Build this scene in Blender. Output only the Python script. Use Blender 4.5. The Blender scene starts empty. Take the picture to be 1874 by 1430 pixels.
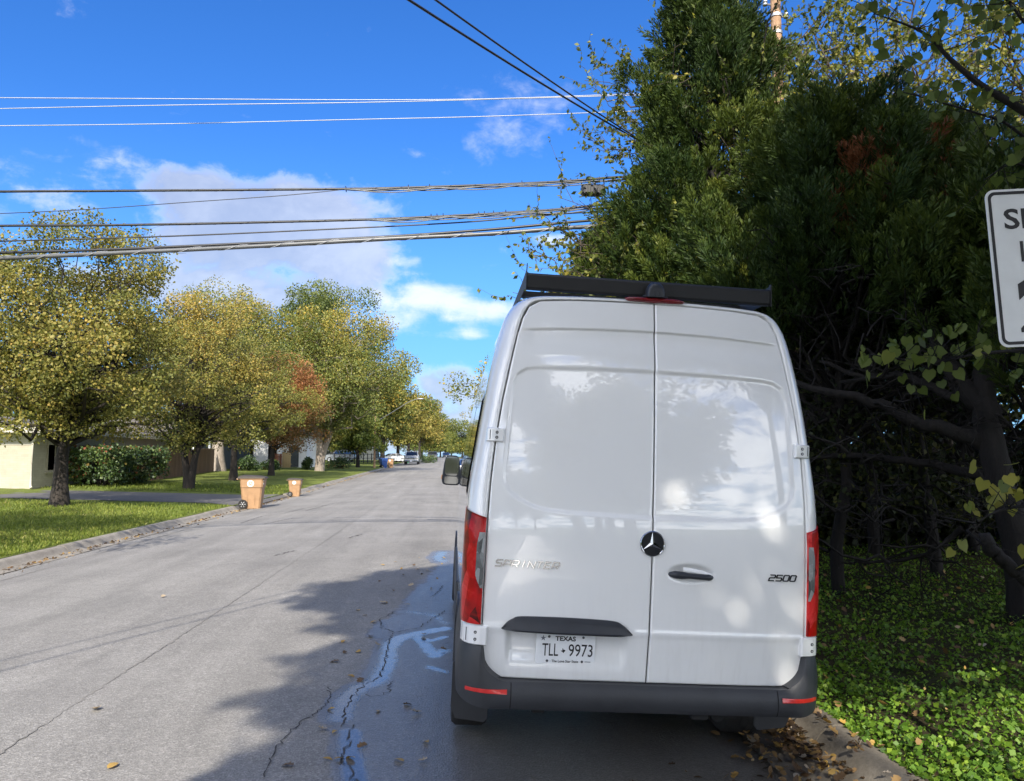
import bpy, math, random
import numpy as np
from mathutils import Vector, Matrix
R = math.radians
PI = math.pi
random.seed(3)
C = bpy.context.scene.collection
S = bpy.context.scene

# ------------------------------------------------------------------ camera
F, CX, CY = 1400.0, 937.0, 715.0          # focal length and centre of the photograph in its own pixels
YAW = math.atan(112 / F)
PITCH = math.atan(121 / F * math.cos(YAW))
EYE = np.array([0.0, 0.0, 1.8])
cam = bpy.data.objects.new('camera', bpy.data.cameras.new('camera'))
C.objects.link(cam)
cam.location = EYE
cam.rotation_euler = (R(90) + PITCH, 0, -YAW)
cam.data.sensor_width = 36
cam.data.lens = 36 * F / 1874
cam.data.clip_start = 0.05
cam.data.clip_end = 3000
S.camera = cam

def ray(u, v):
    d = np.array([(u - CX) / F, 1, (CY - v) / F])
    c, s = math.cos(PITCH), math.sin(PITCH)
    d = np.array([d[0], d[1] * c - d[2] * s, d[1] * s + d[2] * c])
    c, s = math.cos(YAW), math.sin(YAW)
    return np.array([d[0] * c + d[1] * s, -d[0] * s + d[1] * c, d[2]])

def at(u, v, y):                            # point measured in the photograph, at a known distance along the road
    d = ray(u, v)
    return EYE + d * (y / d[1])

def on_ground(u, v, z=0.0):
    d = ray(u, v)
    return EYE + d * ((z - EYE[2]) / d[2])

# ------------------------------------------------------------------ world, sun, exposure
SUN_EL, SUN_AZ = 36.0, 6.0                  # shadows fall forward and 6 degrees to the right of the road
az = R(SUN_AZ)
SHADOW = np.array([math.sin(az), math.cos(az)]) / math.tan(R(SUN_EL))   # shadow offset per metre of height
sun = bpy.data.objects.new('sun', bpy.data.lights.new('sun', 'SUN'))
C.objects.link(sun)
sun.data.energy = 3.55
sun.data.angle = R(0.53)
sun.data.color = (1.0, 0.93, 0.82)
travel = Vector((math.sin(az) * math.cos(R(SUN_EL)), math.cos(az) * math.cos(R(SUN_EL)), -math.sin(R(SUN_EL))))
sun.rotation_euler = travel.to_track_quat('-Z', 'Y').to_euler()
S.view_settings.view_transform = 'Standard'
S.view_settings.look = 'None'
S.view_settings.gamma = 1
S.view_settings.exposure = 1.22

W = bpy.data.worlds.new('World')
S.world = W
W.use_nodes = True
W.cycles.sampling_method = 'AUTOMATIC'

class NT:                                   # small helper to write node trees
    def __init__(s, tree):
        s.t = tree
        s.t.nodes.clear()
    def n(s, kind, **kw):
        nd = s.t.nodes.new(kind)
        ins = kw.pop('ins', {})
        for k, v in kw.items():
            setattr(nd, k, v)
        for k, v in ins.items():
            s.put(nd.inputs[k], v)
        return nd
    def put(s, sock, v):
        if isinstance(v, bpy.types.NodeSocket):
            s.t.links.new(v, sock)
        elif isinstance(v, bpy.types.Node):
            s.t.links.new(v.outputs[0], sock)
        else:
            if isinstance(v, tuple) and len(v) == 3 and sock.type == 'RGBA':
                v = (*v, 1)
            sock.default_value = v
    def m(s, op, a, b=None, c=None, clamp=False):
        nd = s.t.nodes.new('ShaderNodeMath')
        nd.operation = op
        nd.use_clamp = clamp
        for i, v in enumerate((a, b, c)):
            if v is not None:
                s.put(nd.inputs[i], v)
        return nd.outputs[0]
    def mix(s, f, a, b, blend='MIX'):
        nd = s.t.nodes.new('ShaderNodeMix')
        nd.data_type = 'RGBA'
        nd.blend_type = blend
        s.put(nd.inputs[0], f)
        s.put(nd.inputs[6], a)
        s.put(nd.inputs[7], b)
        return nd.outputs[2]
    def ramp(s, f, stops, interp='LINEAR'):
        nd = s.t.nodes.new('ShaderNodeValToRGB')
        nd.color_ramp.interpolation = interp
        e = nd.color_ramp.elements
        while len(e) < len(stops):
            e.new(0.5)
        for el, (p, c) in zip(e, stops):
            el.position = p
            el.color = (*c, 1) if isinstance(c, tuple) else (c, c, c, 1)
        s.put(nd.inputs[0], f)
        return nd.outputs[0]
    def smooth(s, f, a, b):
        nd = s.t.nodes.new('ShaderNodeMapRange')
        nd.interpolation_type = 'SMOOTHSTEP'
        s.put(nd.inputs[0], f)
        nd.inputs[1].default_value = a
        nd.inputs[2].default_value = b
        return nd.outputs[0]
    def noise(s, vec, scale, detail=4, rough=0.55, dist=0.0):
        nd = s.n('ShaderNodeTexNoise')
        if vec is not None:
            s.put(nd.inputs['Vector'], vec)
        nd.inputs['Scale'].default_value = scale
        nd.inputs['Detail'].default_value = detail
        nd.inputs['Roughness'].default_value = rough
        nd.inputs['Distortion'].default_value = dist
        return nd.outputs[0]
    def bump(s, h, strength, dist=0.01):
        nd = s.n('ShaderNodeBump')
        s.put(nd.inputs['Height'], h)
        nd.inputs['Strength'].default_value = strength
        nd.inputs['Distance'].default_value = dist
        return nd.outputs[0]

def azel(u, v):
    d = ray(u, v)
    return math.atan2(d[0], d[1]), math.atan2(d[2], math.hypot(d[0], d[1]))

def build_world():
    k = NT(W.node_tree)
    sky = k.n('ShaderNodeTexSky', sky_type='NISHITA', sun_disc=False)
    sky.sun_elevation = R(SUN_EL)
    sky.sun_rotation = math.atan2(-travel.x, -travel.y)
    sky.altitude = 300
    sky.air_density = 1.0
    sky.dust_density = 0.2
    sky.ozone_density = 2.2
    hsv = k.n('ShaderNodeHueSaturation', ins={'Color': sky.outputs[0], 'Saturation': 1.22, 'Value': 1.0})
    skyc = k.mix(1.0, hsv.outputs[0], (0.40, 0.66, 1.0), 'MULTIPLY')
    tc = k.n('ShaderNodeTexCoord').outputs['Generated']
    sep = k.n('ShaderNodeSeparateXYZ', ins={0: tc})
    x, y, z = sep.outputs
    azi = k.m('ARCTAN2', x, y)
    ele = k.m('ARCSINE', z)
    zz = k.m('MAXIMUM', k.m('ADD', z, 0.12), 0.05)
    plane = k.n('ShaderNodeCombineXYZ', ins={0: k.m('DIVIDE', x, zz), 1: k.m('DIVIDE', y, zz), 2: 0.0}).outputs[0]
    off = k.n('ShaderNodeMapping', ins={'Vector': tc, 'Location': (3.7, 1.9, 5.2), 'Scale': (1.0, 1.0, 1.5)}).outputs[0]
    n1 = k.noise(off, 8.0, 9, 0.58, 0.25)
    n2 = k.noise(plane, 2.4, 7, 0.62, 0.6)
    n3 = k.noise(off, 27.0, 7, 0.62, 0.3)
    def blobs(lst):
        tot = None
        for (u, v, du, dv, a) in lst:
            a0, e0 = azel(u, v)
            wa, we = du / F, dv / F
            da = k.m('DIVIDE', k.m('SUBTRACT', azi, a0), wa)
            de = k.m('DIVIDE', k.m('SUBTRACT', ele, e0), we)
            g = k.m('MULTIPLY', k.m('EXPONENT', k.m('MULTIPLY', -1.0, k.m('ADD', k.m('POWER', k.m('ABSOLUTE', da), 2.6), k.m('POWER', k.m('ABSOLUTE', de), 2.6)))), a)
            tot = g if tot is None else k.m('ADD', tot, g)
        return tot
    grey = blobs([(350, 345, 62, 34, 0.9), (455, 410, 190, 66, .85), (560, 400, 100, 65, .8), (640, 490, 100, 45, .9), (400, 470, 90, 48, .8), (30, 375, 120, 30, .35), (120, 345, 110, 40, .3),
                  (300, 525, 250, 26, 0.75), (480, 550, 330, 30, .6), (500, 400, 230, 95, .35), (815, 695, 60, 34, 0.85), (800, 770, 180, 70, .85), (700, 790, 150, 40, .6), (215, 300, 60, 36, 0.42), (-700, 420, 300, 120, .8), (-1500, 500, 500, 160, .9),
                  (2600, 420, 300, 130, .8), (3600, 500, 500, 160, .9)])
    a1 = k.smooth(k.m('ADD', grey, k.m('ADD', k.m('MULTIPLY', k.m('SUBTRACT', n1, 0.5), 1.8), k.m('MULTIPLY', k.m('SUBTRACT', n3, 0.5), 1.3))), 0.32, 1.08)
    wisp = blobs([(960, 215, 130, 75, 0.54), (720, 580, 80, 40, .62), (890, 570, 85, 22, .8), (800, 538, 60, 22, .8), (855, 612, 40, 14, .6), (1010, 440, 40, 12, .5), (200, 285, 55, 28, .35),
                  (640, 560, 120, 60, .25), (930, 480, 260, 150, .12), (740, 480, 45, 14, .55), (320, 245, 50, 16, .3), (390, 185, 30, 10, .3), (440, 210, 30, 8, .3), (650, 15, 30, 8, .3), (60, 330, 90, 60, .3)])
    a2 = k.m('MULTIPLY', k.smooth(k.m('ADD', wisp, k.m('MULTIPLY', k.m('SUBTRACT', k.m('ADD', k.m('MULTIPLY', n2, .5), k.m('MULTIPLY', n3, .5)), 0.5), 2.1)), 0.25, 1.10), 0.85)
    # unseen bright clouds added behind the view as neutral fill light
    back = k.smooth(k.m('MULTIPLY', y, -1.0), -0.1, 0.4)
    a3 = k.m('MULTIPLY', k.m('MULTIPLY', k.smooth(n2, 0.40, 0.56), back), 0.92)
    shade = k.smooth(k.m('ADD', n1, k.m('MULTIPLY', n3, .4)), 0.5, 0.95)
    cgrey = k.mix(shade, (2.3, 2.6, 3.35), (3.4, 3.65, 4.2))
    cgrey = k.mix(k.smooth(a1, 0.3, 0.95), (4.3, 4.6, 5.3), cgrey)
    # thin pale haze of the lower sky
    low = k.m('MULTIPLY', k.smooth(k.m('MULTIPLY', ele, -1.0), -0.42, 0.02), 0.75)
    c = k.mix(low, skyc, (1.0, 2.4, 4.6))
    c = k.mix(k.m('MULTIPLY', a1, 0.78), c, cgrey)
    c = k.mix(a2, c, (4.7, 4.95, 5.5))
    c = k.mix(a3, c, (16.0, 16.0, 16.0))
    bg = k.n('ShaderNodeBackground', ins={'Color': c, 'Strength': 0.10})
    out = k.n('ShaderNodeOutputWorld', ins={'Surface': bg.outputs[0]})
build_world()

# ------------------------------------------------------------------ naming and mesh helpers
def tag(o, label=None, cat=None, group=None, kind=None):
    if label: o['label'] = label
    if cat: o['category'] = cat
    if group: o['group'] = group
    if kind: o['kind'] = kind
    return o

def thing(name, label, cat, loc=(0, 0, 0), rz=0, group=None):
    o = bpy.data.objects.new(name, None)
    C.objects.link(o)
    o.empty_display_size = 0.2
    o.location = loc
    o.rotation_euler = (0, 0, rz)
    return tag(o, label, cat, group)

def copy_tree(o, parent=None):
    c = o.copy()
    C.objects.link(c)
    if parent: c.parent = parent
    for ch in list(o.children):
        copy_tree(ch, c)
    return c

def link_mesh(name, me, mats, parent=None, smooth=False):
    for m in (mats if isinstance(mats, (list, tuple)) else [mats]):
        me.materials.append(m)
    if smooth:
        me.polygons.foreach_set('use_smooth', np.ones(len(me.polygons), dtype=bool))
    o = bpy.data.objects.new(name, me)
    C.objects.link(o)
    if parent: o.parent = parent
    return o

def quad_mesh(name, V, Q, mats, parent=None, tint=None, smooth=False, mi=None, point_attr=None):
    V = np.ascontiguousarray(V, dtype=np.float32).reshape(-1, 3)
    Q = np.ascontiguousarray(Q, dtype=np.int32)
    m, s = Q.shape
    me = bpy.data.meshes.new(name)
    me.vertices.add(len(V))
    me.vertices.foreach_set('co', V.ravel())
    me.loops.add(m * s)
    me.loops.foreach_set('vertex_index', Q.ravel())
    me.polygons.add(m)
    me.polygons.foreach_set('loop_start', np.arange(0, m * s, s, dtype=np.int32))
    if mi is not None:
        me.polygons.foreach_set('material_index', np.asarray(mi, dtype=np.int32))
    me.update(calc_edges=True)
    if tint is not None:
        a = me.attributes.new('tint', 'FLOAT', 'FACE')
        a.data.foreach_set('value', np.asarray(tint, dtype=np.float32))
    for kk, vv in (point_attr or {}).items():
        a = me.attributes.new(kk, 'FLOAT', 'POINT')
        a.data.foreach_set('value', np.asarray(vv, dtype=np.float32))
    return link_mesh(name, me, mats, parent, smooth)

def grid_quads(nr, nc, off=0, flip=False):
    i = np.arange(nr - 1)[:, None] * nc + np.arange(nc - 1)[None, :] + off
    q = np.stack([i, i + 1, i + nc + 1, i + nc], -1).reshape(-1, 4)
    return q[:, ::-1] if flip else q

class MB:
    def __init__(s):
        s.v, s.f, s.m = [], [], []
        s.cur = 0
    def mat(s, i):
        s.cur = i
        return s
    def add(s, vs, fs):
        o = len(s.v)
        s.v += [tuple(float(c) for c in p) for p in vs]
        s.f += [tuple(int(i) + o for i in f) for f in fs]
        s.m += [s.cur] * len(fs)
        return s
    def box(s, c, d, rz=0.0, bev=0.0, top=(1, 1), M=None):
        hx, hy, hz = d[0] / 2, d[1] / 2, d[2] / 2
        if bev:
            b = min(bev, hx * .9, hy * .9, hz * .9)
            ring = [(hx - b, -hy), (hx, -hy + b), (hx, hy - b), (hx - b, hy), (-hx + b, hy), (-hx, hy - b), (-hx, -hy + b), (-hx + b, -hy)]
            vs = []
            for z, k in ((-hz, b), (-hz + b, 0), (hz - b, 0), (hz, b)):
                t = (z + hz) / (2 * hz)
                sx, sy = 1 + (top[0] - 1) * t, 1 + (top[1] - 1) * t
                for (x, y) in ring:
                    vs.append((x * (1 - k / hx) * sx, y * (1 - k / hy) * sy, z))
            fs = []
            for r in range(3):
                for i in range(8):
                    j = (i + 1) % 8
                    fs.append((r * 8 + i, r * 8 + j, r * 8 + 8 + j, r * 8 + 8 + i))
            fs += [tuple(range(7, -1, -1)), tuple(range(24, 32))]
        else:
            vs = [(sx * hx * (top[0] if sz > 0 else 1), sy * hy * (top[1] if sz > 0 else 1), sz * hz) for sz in (-1, 1) for sx, sy in ((-1, -1), (1, -1), (1, 1), (-1, 1))]
            fs = [(0, 3, 2, 1), (4, 5, 6, 7)] + [(i, (i + 1) % 4, (i + 1) % 4 + 4, i + 4) for i in range(4)]
        cr, sr = math.cos(rz), math.sin(rz)
        out = []
        for (x, y, z) in vs:
            p = Vector((x * cr - y * sr, x * sr + y * cr, z))
            if M is not None: p = M @ p
            out.append((p.x + c[0], p.y + c[1], p.z + c[2]))
        return s.add(out, fs)
    def tube(s, pts, rad, n=8, caps=True):
        v, q = tube_np(np.array(pts, float), np.broadcast_to(np.asarray(rad, float), (len(pts),)), n)
        o = len(s.v)
        s.add(v, q)
        if caps:
            k = len(pts)
            s.f += [tuple(o + i for i in range(n - 1, -1, -1)), tuple(o + (k - 1) * n + i for i in range(n))]
            s.m += [s.cur] * 2
        return s
    def lathe(s, prof, c=(0, 0, 0), axis='z', n=24):
        vs, fs = [], []
        for (r, h) in prof:
            for i in range(n):
                a = 2 * PI * i / n
                p = (r * math.cos(a), r * math.sin(a), h)
                if axis == 'x': p = (p[2], p[0], p[1])
                if axis == 'y': p = (p[1], p[2], p[0])
                vs.append((p[0] + c[0], p[1] + c[1], p[2] + c[2]))
        for k in range(len(prof) - 1):
            for i in range(n):
                j = (i + 1) % n
                fs.append((k * n + i, k * n + j, k * n + n + j, k * n + n + i))
        return s.add(vs, fs)
    def prism(s, outline, y0, y1, plane='xz'):
        n = len(outline)
        vs = []
        for yy in (y0, y1):
            for (a, b) in outline:
                vs.append((a, yy, b) if plane == 'xz' else ((a, b, yy) if plane == 'xy' else (yy, a, b)))
        fs = [tuple(range(n - 1, -1, -1)), tuple(range(n, 2 * n))] + [(i, (i + 1) % n, n + (i + 1) % n, n + i) for i in range(n)]
        return s.add(vs, fs)
    def build(s, name, mats, parent=None, smooth=False, sharp=None):
        me = bpy.data.meshes.new(name)
        me.from_pydata(s.v, [], s.f)
        me.polygons.foreach_set('material_index', np.array(s.m, dtype=np.int32))
        me.update()
        o = link_mesh(name, me, mats, parent, smooth)
        if smooth and sharp:
            me.set_sharp_from_angle(angle=R(sharp))
        return o

def tube_np(P, rad, n=6):
    k = len(P)
    T = np.gradient(P, axis=0)
    T /= np.linalg.norm(T, axis=1)[:, None] + 1e-9
    up = np.array([0.0, 0, 1]) if abs(T[0][2]) < 0.9 else np.array([1.0, 0, 0])
    A = np.cross(T, up)
    bad = np.linalg.norm(A, axis=1) < 1e-3
    A[bad] = np.cross(T[bad], np.array([0.3, 1.0, 0.1]))
    A /= np.linalg.norm(A, axis=1)[:, None]
    B = np.cross(T, A)
    th = np.arange(n) * 2 * PI / n
    V = P[:, None, :] + rad[:, None, None] * (A[:, None, :] * np.cos(th)[None, :, None] + B[:, None, :] * np.sin(th)[None, :, None])
    i = np.arange(k - 1)[:, None] * n + np.arange(n)[None, :]
    j = np.arange(k - 1)[:, None] * n + (np.arange(n)[None, :] + 1) % n
    Q = np.stack([i, i + n, j + n, j], -1).reshape(-1, 4)
    return V.reshape(-1, 3), Q

def text_mesh(body, size, depth=0.0, sx=1.0, shear=0.0, spacing=1.0, bold=0.0):
    cu = bpy.data.curves.new('lettering', 'FONT')
    cu.body = body
    cu.size = size
    cu.extrude = depth
    cu.shear = shear
    cu.offset = bold
    cu.space_character = spacing
    cu.align_x = 'CENTER'
    cu.align_y = 'CENTER'
    cu.resolution_u = 3
    o = bpy.data.objects.new('lettering', cu)
    C.objects.link(o)
    bpy.context.view_layer.update()
    me = bpy.data.meshes.new_from_object(o.evaluated_get(bpy.context.evaluated_depsgraph_get()))
    bpy.data.objects.remove(o)
    vs = np.array([v.co[:] for v in me.vertices])
    fs = [tuple(p.vertices) for p in me.polygons]
    bpy.data.meshes.remove(me)
    vs[:, 0] *= sx
    return vs, fs

# ------------------------------------------------------------------ materials
def mat(name):
    m = bpy.data.materials.new(name)
    m.use_nodes = True
    return m, NT(m.node_tree)

def finish(k, **ins):
    p = k.n('ShaderNodeBsdfPrincipled', ins={a.replace('_', ' '): b for a, b in ins.items()})
    k.n('ShaderNodeOutputMaterial', ins={'Surface': p.outputs[0]})
    return p

def plain(name, col, rough=0.5, metal=0.0, var=0.12, scale=6.0, bump=0.0, **kw):
    m, k = mat(name)
    tc = k.n('ShaderNodeTexCoord').outputs['Object']
    n = k.noise(tc, scale, 5)
    dark = tuple(c * (1 - var) for c in col)
    lite = tuple(min(1, c * (1 + var)) for c in col)
    c = k.ramp(n, [(0.3, dark), (0.7, lite)])
    ins = dict(Base_Color=c, Roughness=k.m('ADD', rough - 0.05, k.m('MULTIPLY', n, 0.1)), Metallic=metal)
    if bump:
        ins['Normal'] = k.bump(k.noise(tc, scale * 12, 4), bump, 0.004)
    ins.update(kw)
    finish(k, **ins)
    return m

def leaf_mat(name, stops, trans=0.32, gloss=0.35):
    m, k = mat(name)
    t = k.n('ShaderNodeAttribute', attribute_name='tint').outputs['Fac']
    c = k.ramp(t, stops)
    p = k.n('ShaderNodeBsdfPrincipled', ins={'Base Color': c, 'Roughness': 0.55, 'Specular IOR Level': gloss})
    tr = k.n('ShaderNodeBsdfTranslucent', ins={'Color': k.mix(1.0, c, (1.25, 1.2, 0.7), 'MULTIPLY')})
    mx = k.n('ShaderNodeMixShader', ins={0: trans, 1: p.outputs[0], 2: tr.outputs[0]})
    k.n('ShaderNodeOutputMaterial', ins={'Surface': mx.outputs[0]})
    return m

def bark_mat(name, a, b, scale=14):
    m, k = mat(name)
    tc = k.n('ShaderNodeTexCoord').outputs['Object']
    mp = k.n('ShaderNodeMapping', ins={'Vector': tc, 'Scale': (1, 1, 0.22)}).outputs[0]
    n = k.noise(mp, scale, 6, 0.65, 0.5)
    c = k.ramp(n, [(0.3, a), (0.68, b)])
    finish(k, Base_Color=c, Roughness=0.9, Normal=k.bump(n, 0.9, 0.03))
    return m

def road_mat():
    m, k = mat('asphalt')
    tc = k.n('ShaderNodeTexCoord').outputs['Object']
    fine = k.noise(tc, 95, 3, 0.7)
    chips = k.n('ShaderNodeTexVoronoi', ins={'Vector': tc, 'Scale': 70.0})
    big = k.noise(tc, 0.55, 5, 0.6)
    mp = k.n('ShaderNodeMapping', ins={'Vector': tc, 'Scale': (1.1, 0.06, 1)}).outputs[0]
    lane = k.noise(mp, 1.6, 4, 0.6)
    mid = k.noise(tc, 5.0, 5, 0.6)
    c = k.ramp(fine, [(0.28, (0.145, 0.138, 0.126)), (0.5, (0.225, 0.215, 0.20)), (0.72, (0.32, 0.308, 0.288))])
    stone = k.n('ShaderNodeSeparateColor', ins={0: chips.outputs['Color']}).outputs[0]
    c = k.mix(0.5, c, k.ramp(stone, [(0.0, 0.62), (0.75, 1.05), (1.0, 1.55)]), 'MULTIPLY')
    c = k.mix(1.0, c, k.ramp(big, [(0.3, 0.86), (0.7, 1.12)]), 'MULTIPLY')
    c = k.mix(1.0, c, k.ramp(lane, [(0.3, 0.84), (0.7, 1.12)]), 'MULTIPLY')
    c = k.mix(1.0, c, k.ramp(mid, [(0.3, 0.93), (0.7, 1.06)]), 'MULTIPLY')
    mp2 = k.n('ShaderNodeMapping', ins={'Vector': tc, 'Scale': (0.55, 0.16, 1)}).outputs[0]
    mend = k.smooth(k.noise(mp2, 1.1, 3, 0.5, 0.8), 0.60, 0.64)
    c = k.mix(k.m('MULTIPLY', mend, 0.16), c, (0.10, 0.097, 0.092))
    # dirty gutters and oil drips keep their own shape
    dirt = k.n('ShaderNodeAttribute', attribute_name='dirt').outputs['Fac']
    dm = k.smooth(k.m('ADD', dirt, k.m('MULTIPLY', k.m('SUBTRACT', mid, 0.5), 1.2)), 0.3, 0.8)
    c = k.mix(k.m('MULTIPLY', dm, 0.75), c, (0.07, 0.05, 0.032))
    wet = k.n('ShaderNodeAttribute', attribute_name='wet').outputs['Fac']
    wn = k.noise(tc, 9.0, 6, 0.65, 0.3)
    wn2 = k.noise(tc, 30.0, 4, 0.6)
    wet2 = k.m('ADD', wet, k.m('ADD', k.m('MULTIPLY', k.m('SUBTRACT', wn, 0.5), 0.55), k.m('MULTIPLY', k.m('SUBTRACT', wn2, 0.5), 0.22)))
    damp = k.smooth(wet2, 0.18, 0.42)
    pool = k.smooth(wet2, 0.48, 0.98)
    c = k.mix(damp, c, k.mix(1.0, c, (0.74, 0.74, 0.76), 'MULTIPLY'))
    rough = k.m('SUBTRACT', k.m('SUBTRACT', 0.85, k.m('MULTIPLY', damp, 0.50)), k.m('MULTIPLY', pool, 0.22))
    h = k.m('ADD', k.m('MULTIPLY', fine, 0.6), k.m('MULTIPLY', chips.outputs['Distance'], 0.7))
    bst = k.m('SUBTRACT', 1.0, k.m('MULTIPLY', pool, 0.97))
    b = k.n('ShaderNodeBump', ins={'Height': h, 'Distance': 0.006})
    k.put(b.inputs['Strength'], k.m('MULTIPLY', bst, 0.7))
    c = k.mix(k.m('MULTIPLY', pool, 0.45), c, (0.05, 0.05, 0.05))
    finish(k, Base_Color=c, Roughness=rough, Normal=b.outputs[0], Specular_IOR_Level=k.m('ADD', 0.35, k.m('MULTIPLY', damp, 0.45)))
    return m

def concrete_mat(name, a, b):
    m, k = mat(name)
    tc = k.n('ShaderNodeTexCoord').outputs['Object']
    n = k.noise(tc, 3.2, 7, 0.7)
    f = k.noise(tc, 60, 3, 0.7)
    c = k.ramp(n, [(0.3, a), (0.7, b)])
    c = k.mix(1.0, c, k.ramp(f, [(0.3, 0.8), (0.7, 1.15)]), 'MULTIPLY')
    finish(k, Base_Color=c, Roughness=0.9, Normal=k.bump(f, 0.5, 0.004))
    return m

def lawn_mat(name, a, b, soil, amount=0.75):
    m, k = mat(name)
    tc = k.n('ShaderNodeTexCoord').outputs['Object']
    n = k.noise(tc, 0.45, 6, 0.65)
    f = k.noise(tc, 26, 4, 0.75)
    c = k.ramp(f, [(0.3, a), (0.66, b)])
    c = k.mix(k.smooth(n, amount - 0.2, amount + 0.1), c, soil)
    c = k.mix(1.0, c, k.ramp(k.noise(tc, 2.1, 4), [(0.3, 0.8), (0.7, 1.2)]), 'MULTIPLY')
    finish(k, Base_Color=c, Roughness=0.95, Normal=k.bump(f, 1.0, 0.04), Specular_IOR_Level=0.15)
    return m

def brick_mat(name, col, mortar):
    m, k = mat(name)
    g = k.n('ShaderNodeNewGeometry')
    tc = k.n('ShaderNodeTexCoord').outputs['Object']
    s = k.n('ShaderNodeSeparateXYZ', ins={0: tc})
    nx = k.m('ABSOLUTE', k.n('ShaderNodeSeparateXYZ', ins={0: g.outputs['Normal']}).outputs[0])
    hor = k.m('ADD', k.m('MULTIPLY', s.outputs[1], nx), k.m('MULTIPLY', s.outputs[0], k.m('SUBTRACT', 1.0, nx)))
    v = k.n('ShaderNodeCombineXYZ', ins={0: hor, 1: s.outputs[2], 2: 0.0}).outputs[0]
    br = k.n('ShaderNodeTexBrick', ins={'Vector': v, 'Color1': col, 'Color2': tuple(c * 0.9 for c in col), 'Mortar': mortar, 'Scale': 1.0, 'Mortar Size': 0.006, 'Brick Width': 0.3, 'Row Height': 0.1})
    n = k.noise(tc, 2.0, 5)
    c = k.mix(1.0, br.outputs[0], k.ramp(n, [(0.3, 0.88), (0.7, 1.06)]), 'MULTIPLY')
    finish(k, Base_Color=c, Roughness=0.85, Normal=k.bump(k.m('SUBTRACT', 1.0, br.outputs[1]), 0.5, 0.006))
    return m

def paint_mat(name, col, rough=0.3, coat=0.7, dust=0.06):
    m, k = mat(name)
    tc = k.n('ShaderNodeTexCoord').outputs['Object']
    n = k.noise(tc, 2.3, 7, 0.7)
    c = k.mix(k.m('MULTIPLY', k.smooth(n, 0.45, 0.8), dust), col, (0.30, 0.27, 0.22))
    st = k.noise(k.n('ShaderNodeMapping', ins={'Vector': tc, 'Scale': (9, 9, 0.7)}).outputs[0], 3.0, 5, 0.65)
    zz = k.n('ShaderNodeSeparateXYZ', ins={0: tc}).outputs[2]
    film = k.m('MULTIPLY', k.smooth(st, 0.42, 0.72), k.smooth(k.m('MULTIPLY', zz, -1.0), -1.3, -0.5))
    c = k.mix(k.m('MULTIPLY', film, dust * 1.6), c, (0.36, 0.33, 0.28))
    wave = k.noise(tc, 2.2, 1, 0.4)
    finish(k, Base_Color=c, Roughness=rough, Coat_Weight=coat, Coat_Roughness=0.015, Coat_IOR=1.75, Normal=k.bump(wave, 0.06, 0.02))
    return m

def glass_mat(name, col=(0.012, 0.014, 0.016), rough=0.03):
    m, k = mat(name)
    tc = k.n('ShaderNodeTexCoord').outputs['Object']
    n = k.noise(tc, 1.2, 4)
    finish(k, Base_Color=k.ramp(n, [(0.3, tuple(c * 0.7 for c in col)), (0.7, tuple(c * 1.4 for c in col))]), Roughness=k.m('ADD', rough, k.m('MULTIPLY', n, 0.03)), Specular_IOR_Level=0.8, Coat_Weight=0.6)
    return m

def lens_mat(name, col, cell=26.0, deep=0.35):
    m, k = mat(name)
    tc = k.n('ShaderNodeTexCoord').outputs['Object']
    mp = k.n('ShaderNodeMapping', ins={'Vector': tc, 'Scale': (1.0, 1.0, 0.45)}).outputs[0]
    v = k.n('ShaderNodeTexVoronoi', ins={'Vector': mp, 'Scale': cell * 0.5})
    n = k.noise(tc, 9, 5, 0.6, 1.0)
    cc = k.n('ShaderNodeSeparateColor', ins={0: v.outputs['Color']}).outputs[0]
    f = k.m('ADD', k.m('MULTIPLY', cc, 0.5), k.m('MULTIPLY', n, 0.7))
    c = k.ramp(f, [(0.3, tuple(x * deep for x in col)), (0.65, col), (0.9, tuple(min(1, x * 1.5 + 0.05) for x in col))])
    finish(k, Base_Color=c, Roughness=0.35, Coat_Weight=0.35, Coat_Roughness=0.02, Specular_IOR_Level=0.15, Normal=k.bump(v.outputs['Distance'], 0.25, 0.01))
    return m

def wood_mat(name, a, b, board=0.14):
    m, k = mat(name)
    tc = k.n('ShaderNodeTexCoord').outputs['Object']
    mp = k.n('ShaderNodeMapping', ins={'Vector': tc, 'Scale': (1, 1, 0.08)}).outputs[0]
    n = k.noise(mp, 22, 5, 0.7)
    s = k.n('ShaderNodeSeparateXYZ', ins={0: tc})
    w = k.n('ShaderNodeTexWhiteNoise', noise_dimensions='1D', ins={'W': k.m('FLOOR', k.m('DIVIDE', k.m('ADD', s.outputs[0], s.outputs[1]), board))})
    c = k.mix(1.0, k.ramp(n, [(0.3, a), (0.7, b)]), k.ramp(w.outputs[0], [(0, 0.75), (1, 1.15)]), 'MULTIPLY')
    finish(k, Base_Color=c, Roughness=0.85)
    return m

M = {}
M['white'] = paint_mat('white_van_paint', (0.83, 0.835, 0.83), 0.2, 0.9)
M['bumper'] = plain('grey_plastic', (0.030, 0.032, 0.037), 0.5, var=0.2, scale=5, bump=0.2)
M['trim'] = plain('dark_trim', (0.022, 0.025, 0.032), 0.45, var=0.2)
M['black'] = plain('black_rubber', (0.012, 0.012, 0.013), 0.8, var=0.3)
M['tyre'] = plain('tyre_rubber', (0.02, 0.019, 0.018), 0.85, var=0.4, scale=14, bump=0.4)
M['seal'] = plain('dark_gap_fill', (0.006, 0.006, 0.007), 0.9)  # near-black, stands in for shade in door gaps and wheel arches
M['blackmetal'] = plain('black_metal', (0.005, 0.0055, 0.007), 0.5, var=0.25, scale=9, bump=0.12)
M['chrome'] = plain('chrome', (0.42, 0.43, 0.45), 0.08, 1.0, var=0.05)
M['darkchrome'] = plain('dark_chrome', (0.02, 0.022, 0.026), 0.25, 0.3)
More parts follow.
